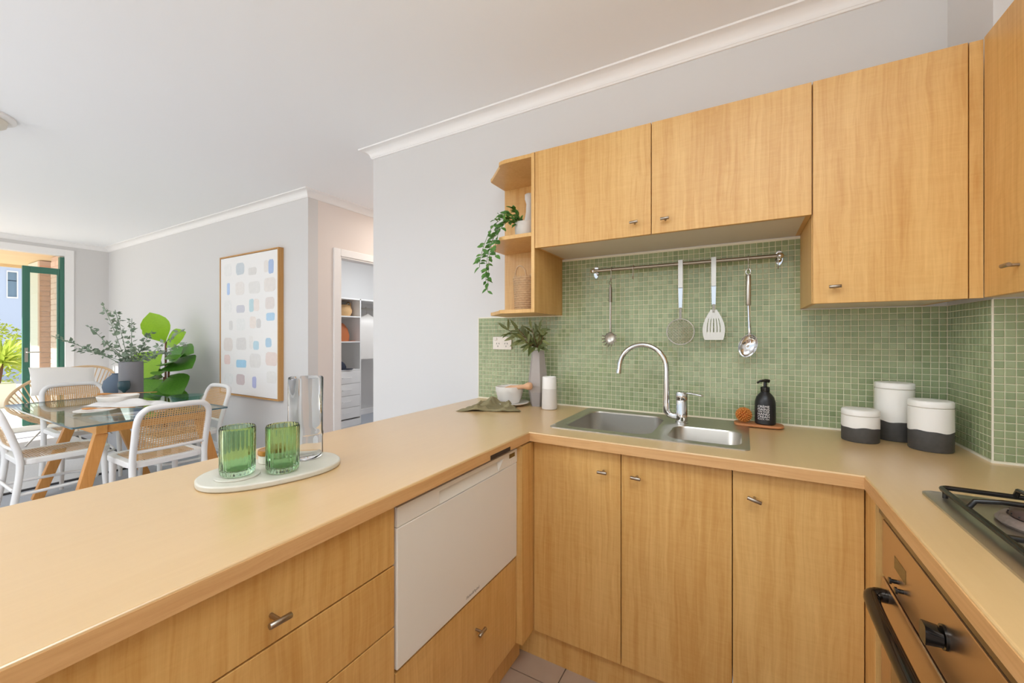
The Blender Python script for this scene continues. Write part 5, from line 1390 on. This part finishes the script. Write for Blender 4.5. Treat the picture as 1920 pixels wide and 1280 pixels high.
# blue and white jar behind the fig
bw = thing('floor_vase', 'blue and white banded floor vase behind the fig leaves', 'vase', (-5.95, 1.98, 0))
for i in range(7):
    zz = 0.02 + i * 0.15; r0 = 0.10 + 0.04 * math.sin(i * 0.55); r1 = 0.10 + 0.04 * math.sin((i + 1) * 0.55)
    MB().lathe([(r0, zz - 0.019 * (i == 0)), (r1, zz + 0.149)], (-5.95, 1.98, 0), 28, cap0=(i == 0), cap1=(i == 6)).build('band', M['bluewhite' if i % 2 == 0 else 'ceramic'], bw, smooth=40)

# ------------------------------------------------------------------ wardrobe through the doorway
wx = -4.85
wr = thing('wardrobe', 'white open wardrobe shelving with four drawers seen through the doorway', 'wardrobe', (-5.1, 4.0, 0))
ya, yb2, yc = 3.45, 4.03, 5.18
b = MB()
b.box(-5.385, wx, ya, ya + 0.018, 0.0, 1.82).box(-5.385, wx, yb2 - 0.009, yb2 + 0.009, 0.0, 1.82).box(-5.385, wx, ya, yc, 1.802, 1.82).box(-5.399, -5.386, ya, yb2, 0.1, 1.80)
b.box(-5.385, wx, ya + 0.018, yb2 - 0.009, 0.0, 0.09)
b.build('body', M['white'], wr)
for z in (1.548, 1.187, 0.785):
    MB().box(-5.385, wx - 0.002, ya + 0.0185, yb2 - 0.0095, z, z + 0.016).build('shelf', M['white'], wr)
for z0, z1 in ((0.606, 0.781), (0.434, 0.602), (0.268, 0.430), (0.110, 0.264)):
    d_ = MB().box(wx - 0.018, wx, ya + 0.0185, yb2 - 0.0095, z0, z1).build('drawer', M['white'], wr, bevel=0.0015)
    MB().tube(bez([(wx, 3.72, z0 + 0.085), (wx + 0.02, 3.725, z0 + 0.085), (wx + 0.022, 3.79, z0 + 0.085), (wx + 0.02, 3.855, z0 + 0.085), (wx, 3.86, z0 + 0.085)], 3), 0.005, 6).build('handle', M['trim'], d_, smooth=60)
MB().tube([(-5.12, yb2 + 0.01, 1.70), (-5.12, yc, 1.70)], 0.013, 10).build('rail', M['steel'], wr, smooth=60)
bb = thing('belly_basket', 'round seagrass belly basket on the top wardrobe shelf', 'basket', (-5.05, 3.88, 1.565))
MB().lathe([(0.08, 0), (0.10, 0.004), (0.125, 0.05), (0.128, 0.09), (0.11, 0.14), (0.10, 0.165), (0.096, 0.165), (0.105, 0.14), (0.12, 0.09), (0.09, 0.01), (0.004, 0.008)], (-5.05, 3.88, 1.565), 32).build('weave', M['basket_tan'], bb, smooth=50)
for s in (-1, 1):
    MB().tube([(-5.05 + 0.05 * math.cos(R(a)), 3.88 + s * 0.098, 1.72 + 0.055 * math.sin(R(a))) for a in range(0, 181, 20)], 0.007, 6).build('handle', M['basket_tan'], bb, smooth=60)
bb2 = tag(MB().lathe([(0.07, 0), (0.09, 0.004), (0.105, 0.06), (0.10, 0.12), (0.09, 0.15), (0.085, 0.15), (0.003, 0.10)], (-5.26, 3.69, 1.565), 28).build('small_basket', M['basket'], smooth=50), 'smaller basket half hidden at the left of the top wardrobe shelf', 'basket')
hb2 = thing('handbag', 'tan leather bag on the middle wardrobe shelf', 'bag', (-5.0, 3.80, 1.204))
bag = MB(); secs = [(0.0, 0.14, 0.06), (0.08, 0.15, 0.065), (0.18, 0.12, 0.05), (0.25, 0.06, 0.03), (0.26, 0.03, 0.02)]
n = 20
for z, ry, rx in secs: bag.v += [(-5.0 + rx * math.cos(2 * math.pi * k / n), 3.80 + ry * math.sin(2 * math.pi * k / n), 1.204 + z) for k in range(n)]
for i in range(len(secs) - 1): bag.f += [(i * n + k, i * n + (k + 1) % n, (i + 1) * n + (k + 1) % n, (i + 1) * n + k) for k in range(n)]
bag.f += [tuple(range(n - 1, -1, -1)), tuple((len(secs) - 1) * n + k for k in range(n))]
bag.build('pouch', M['leather'], hb2, smooth=60)
MB().box(-4.98, -4.90, 3.905, 3.985, 1.204, 1.212).build('strap', M['leather'], hb2, bevel=0.003)
cap = thing('hat', 'dark navy cap on the lowest wardrobe shelf', 'hat', (-5.0, 3.78, 0.802))
MB().sphere((-5.0, 3.78, 0.81), 0.10, 20, 10, (1, 1, 1.15)).build('crown', M['navy'], cap, smooth=60)
for v in cap.children[0].data.vertices: v.co.z = max(v.co.z, 0.0)
MB().lathe([(0.06, 0.003), (0.145, 0.001), (0.147, 0.005), (0.06, 0.012)], (-4.98, 3.82, 0.801), 28).build('brim', M['navy'], cap, smooth=60)
# hanging shirt
sh = thing('shirt', 'white shirt hanging from the wardrobe rail', 'shirt', (-5.12, 4.30, 0.9))
b = MB(); nu, nv = 28, 16
for j in range(nv + 1):
    t_ = j / nv; z = 1.63 - 0.70 * t_
    wy = 0.05 + 0.19 * min(1, t_ * 10) + 0.03 * t_; wd = 0.03 + 0.05 * min(1, t_ * 4)
    for i in range(nu):
        q = 2 * math.pi * i / nu; k = 1 + 0.10 * math.sin(6 * q + 2 * t_) * t_
        b.v.append((-5.08 + wd * math.cos(q) * k, 4.34 + wy * math.sin(q) * k, z - 0.03 * (abs(math.sin(q)) if j < 3 else 0)))
for j in range(nv):
    for i in range(nu): b.f.append((j * nu + i, j * nu + (i + 1) % nu, (j + 1) * nu + (i + 1) % nu, (j + 1) * nu + i))
b.build('torso', M['cushion'], sh, smooth=70)
for s in (-1, 1):
    MB().tube(bez([(-5.08, 4.34 + s * 0.19, 1.55), (-5.04, 4.34 + s * 0.245, 1.35), (-5.02, 4.34 + s * 0.25, 1.10), (-5.02, 4.34 + s * 0.245, 0.90)], 5), [0.055] * 6 + [0.05] * 5 + [0.042] * 5, 12).build('sleeve', M['cushion'], sh, smooth=70)
MB().tube(bez([(-5.12, 4.34, 1.715), (-5.105, 4.345, 1.73), (-5.085, 4.34, 1.70), (-5.08, 4.34, 1.62)], 5), 0.003, 6).build('hanger', M['steel'], sh, smooth=60)

# ------------------------------------------------------------------ garden door and patio
d1 = MB()
d1.box(XF - 0.09, XF - 0.01, 1.787, 1.831, 0.0, 2.395).box(XF - 0.09, XF - 0.01, -1.69, -1.65, 0, 2.395)
fr = struct('door_1', d1, M['green_paint'], 'green painted frame of the garden doors', bevel=0.003)
MB().box(XF - 0.1, XF + 0.02, -1.70, 1.831, 0.0, 0.07).build('sill', M['render'], fr, bevel=0.004)
dl = thing('garden_door', 'glazed door leaf with green frame standing open at the patio', 'door', (XF - 0.02, 1.6, 0.075))
lx0, lx1, ly0, ly1, lz0, lz1 = XF - 0.055, XF - 0.015, 1.447, 1.785, 0.075, 2.225
MB().box(lx0, lx1, ly0, ly0 + 0.068, lz0, lz1).build('stile', M['green_paint'], dl, bevel=0.003)
MB().box(lx0, lx1, ly1 - 0.02, ly1, lz0, lz1).build('stile', M['green_paint'], dl, bevel=0.003)
MB().box(lx0, lx1, ly0 + 0.0685, ly1 - 0.0205, lz1 - 0.085, lz1).build('rail', M['green_paint'], dl, bevel=0.003)
MB().box(lx0, lx1, ly0 + 0.0685, ly1 - 0.0205, lz0, lz0 + 0.16).build('rail', M['green_paint'], dl, bevel=0.003)
MB().box(lx0 + 0.016, lx0 + 0.022, ly0 + 0.0685, ly1 - 0.0205, lz0 + 0.1605, lz1 - 0.0855).build('pane', M['door_glass'], dl)
hh = MB().box(lx1, lx1 + 0.006, ly0 + 0.018, ly0 + 0.048, 0.93, 1.12)
hh.tube(bez([(lx1 + 0.004, ly0 + 0.033, 1.06), (lx1 + 0.045, ly0 + 0.033, 1.06), (lx1 + 0.05, ly0 + 0.06, 1.06), (lx1 + 0.05, ly0 + 0.15, 1.06)], 4), 0.008, 8)
hh.build('handle', M['steel'], dl, smooth=50)
struct('ground', MB().box(-40, XF - 0.1, -25, 25, -0.12, -0.02), M['paving'], 'pale paving outside the garden doors')
struct('ground_side', MB().box(XF - 0.1, 12, -25, -4, -0.12, -0.02), M['paving'], 'pale paving on the open side of the room')
struct('patio_roof', MB().box(-11.3, XF - 0.1, 0.2, 3.2, 2.55, 2.68).box(-11.3, -11.27, 0.2, 3.2, 2.50, 2.55), M['soffit'], 'timber-lined soffit over the patio')
# brick pieces
def brick_wall(name, label, axis, fixed, a0, a1, z1, m, out):
    """single skin; axis 'x': runs along x with face toward -y ; 'y': runs along y facing +x"""
    if axis == 'x': bd = MB().box(a0, a1, fixed + 0.006, fixed + 0.11, -0.02, z1)
    else: bd = MB().box(fixed - 0.11, fixed - 0.006, a0, a1, -0.02, z1)
    w = struct(name, bd, M['mortar'], label)
    BL, BH, J = 0.23, 0.076, 0.010; ms = {}
    row = 0; z = -0.02
    while z + BH <= z1 + 1e-6:
        u = a0 - (0.12 if row % 2 else 0)
        while u < a1:
            p0, p1 = max(u, a0), min(u + BL, a1)
            if p1 - p0 > 0.03:
                key = round(p1 - p0, 3)
                if key not in ms:
                    L_ = p1 - p0
                    me = (MB().box(-L_ / 2, L_ / 2, 0, 0.012, 0, BH) if axis == 'x' else MB().box(-0.012, 0, -L_ / 2, L_ / 2, 0, BH)).mesh('brick'); me.materials.append(m); ms[key] = me
                ob = link('brick', ms[key], w); md = (p0 + p1) / 2
                ob.location = (md, fixed + rnd.uniform(-0.001, 0.001), z) if axis == 'x' else (fixed + rnd.uniform(-0.001, 0.001), md, z)
            u += BL + J
        z += BH + J; row += 1
brick_wall('wall_patio', 'pale brick side wall of the patio seen through the door glass', 'x', 1.97, -9.68, XF - 0.1, 2.54, M['brick2'], -1)
brick_wall('wall_pillar', 'salmon brick pillar at the far side of the patio', 'y', -10.2, 1.95, 2.6, 2.54, M['brick'], 1)
struct('wall_pillar_side', MB().box(-10.9, -10.311, 1.95, 2.6, -0.02, 2.54), M['render'], 'side of the patio pillar, sunlight put into its pale colour')  # sunlit face of the pillar painted as a paler colour
# planter, yucca, shrub, neighbour
pn = tag(MB().box(-12.1, -11.7, -2.5, 1.95, -0.02, 0.41).build('planter_wall', M['render'], bevel=0.01), 'low cream rendered planter wall beyond the patio', 'planter')
yu = thing('yucca', 'spiky yellow-green yucca in the planter outside the door', 'plant', (-11.9, 1.75, 0.41))
c = Vector((-11.9, 1.80, 0.82))
MB().tube([(-11.9, 1.75, 0.41), (-11.9, 1.78, 0.6), c], [0.05, 0.045, 0.04], 8).build('trunk', M['stem'], yu, smooth=60)
ly = leaf_mesh('leaf', M['leaf_yucca'], 1, 0.085, 0.12, 0.3, 0.8, 5)
for k in range(110):
    zz = 1 - 1.35 * (k + 0.5) / 110; q = k * 2.39996; rr = math.sqrt(max(0, 1 - zz * zz))
    put_leaf(ly, yu, c + Vector((0, 0, rnd.uniform(-0.12, 0.05))), Vector((rr * math.cos(q), rr * math.sin(q), zz)) + rv(0.1), (0, 0, 1) if abs(zz) < 0.9 else (1, 0, 0), rnd.uniform(0.5, 0.72))
shb = thing('shrub', 'yellow-green leafy shrub behind the yucca', 'plant', (-13.2, 1.5, -0.02))
b = MB()
for k in range(2600):
    d = rv(1)
    while d.length > 1: d = rv(1)
    d = d.normalized() * (d.length ** 0.4)
    p = Vector((-13.2 + d.x * 0.7, 1.35 + d.y * 1.15, 1.02 + d.z * 0.85 + 0.12 * math.sin(d.y * 7)))
    u = rv(1).normalized(); w = u.cross(rv(1)).normalized(); L_ = rnd.uniform(0.06, 0.11)
    b.add([p, p + u * L_ * 0.5 + w * L_ * 0.25, p + u * L_, p + u * L_ * 0.5 - w * L_ * 0.25], [(0, 1, 2, 3)])
b.build('foliage', M['leaf_shrub'], shb, recalc=False, kind='stuff')
for k in range(5):
    MB().tube([(-13.2 + rnd.uniform(-.1, .1), 1.4 + rnd.uniform(-.2, .2), -0.02), (-13.2 + rnd.uniform(-.4, .4), 1.4 + rnd.uniform(-.7, .7), 1.1)], 0.02, 6).build('stem', M['stem'], shb)
nh = thing('neighbour_house', 'pale blue-grey neighbouring house with an upper window', 'house', (-20, 3.5, -0.02))
hx_ = -19.0
wy0, wy1, wz0, wz1 = 2.98, 3.20, 2.42, 3.24
b = MB().box(-22, hx_, -4, wy0, -0.02, 3.45).box(-22, hx_, wy1, 10, -0.02, 3.45).box(-22, hx_, wy0, wy1, -0.02, wz0).box(-22, hx_, wy0, wy1, wz1, 3.45)
b.build('wall', M['house'], nh)
MB().box(-22.3, hx_ + 0.35, -4.3, 10.3, 3.45, 3.62).build('eave', M['trim'], nh)
MB().add([(-22.3, -4.3, 3.62), (hx_ + 0.35, -4.3, 3.62), (hx_ + 0.35, 10.3, 3.62), (-22.3, 10.3, 3.62), (-20.5, -2.5, 4.5), (-20.5, 8.5, 4.5)], [(0, 1, 4), (1, 2, 5, 4), (2, 3, 5), (3, 0, 4, 5), (0, 3, 2, 1)]).build('roof', M['slate'], nh)
wd = MB().ring([(wy0, wz0), (wy1, wz0), (wy1, wz1), (wy0, wz1)], [(wy0 + .02, wz0 + .04), (wy1 - .02, wz0 + .04), (wy1 - .02, wz1 - .04), (wy0 + .02, wz1 - .04)], hx_ - 0.08, hx_ + 0.03)
wd.v = [(z, x, y) for x, y, z in wd.v]
wo = wd.build('window', M['trim'], nh)
MB().box(hx_ - 0.05, hx_ - 0.04, wy0 + .02, wy1 - .02, wz0 + .04, wz1 - .3).build('pane', M['houseglass'], wo)
MB().box(hx_ - 0.05, hx_ - 0.04, wy0 + .02, wy1 - .02, wz1 - .28, wz1 - .04).build('pane', M['houseglass'], wo)
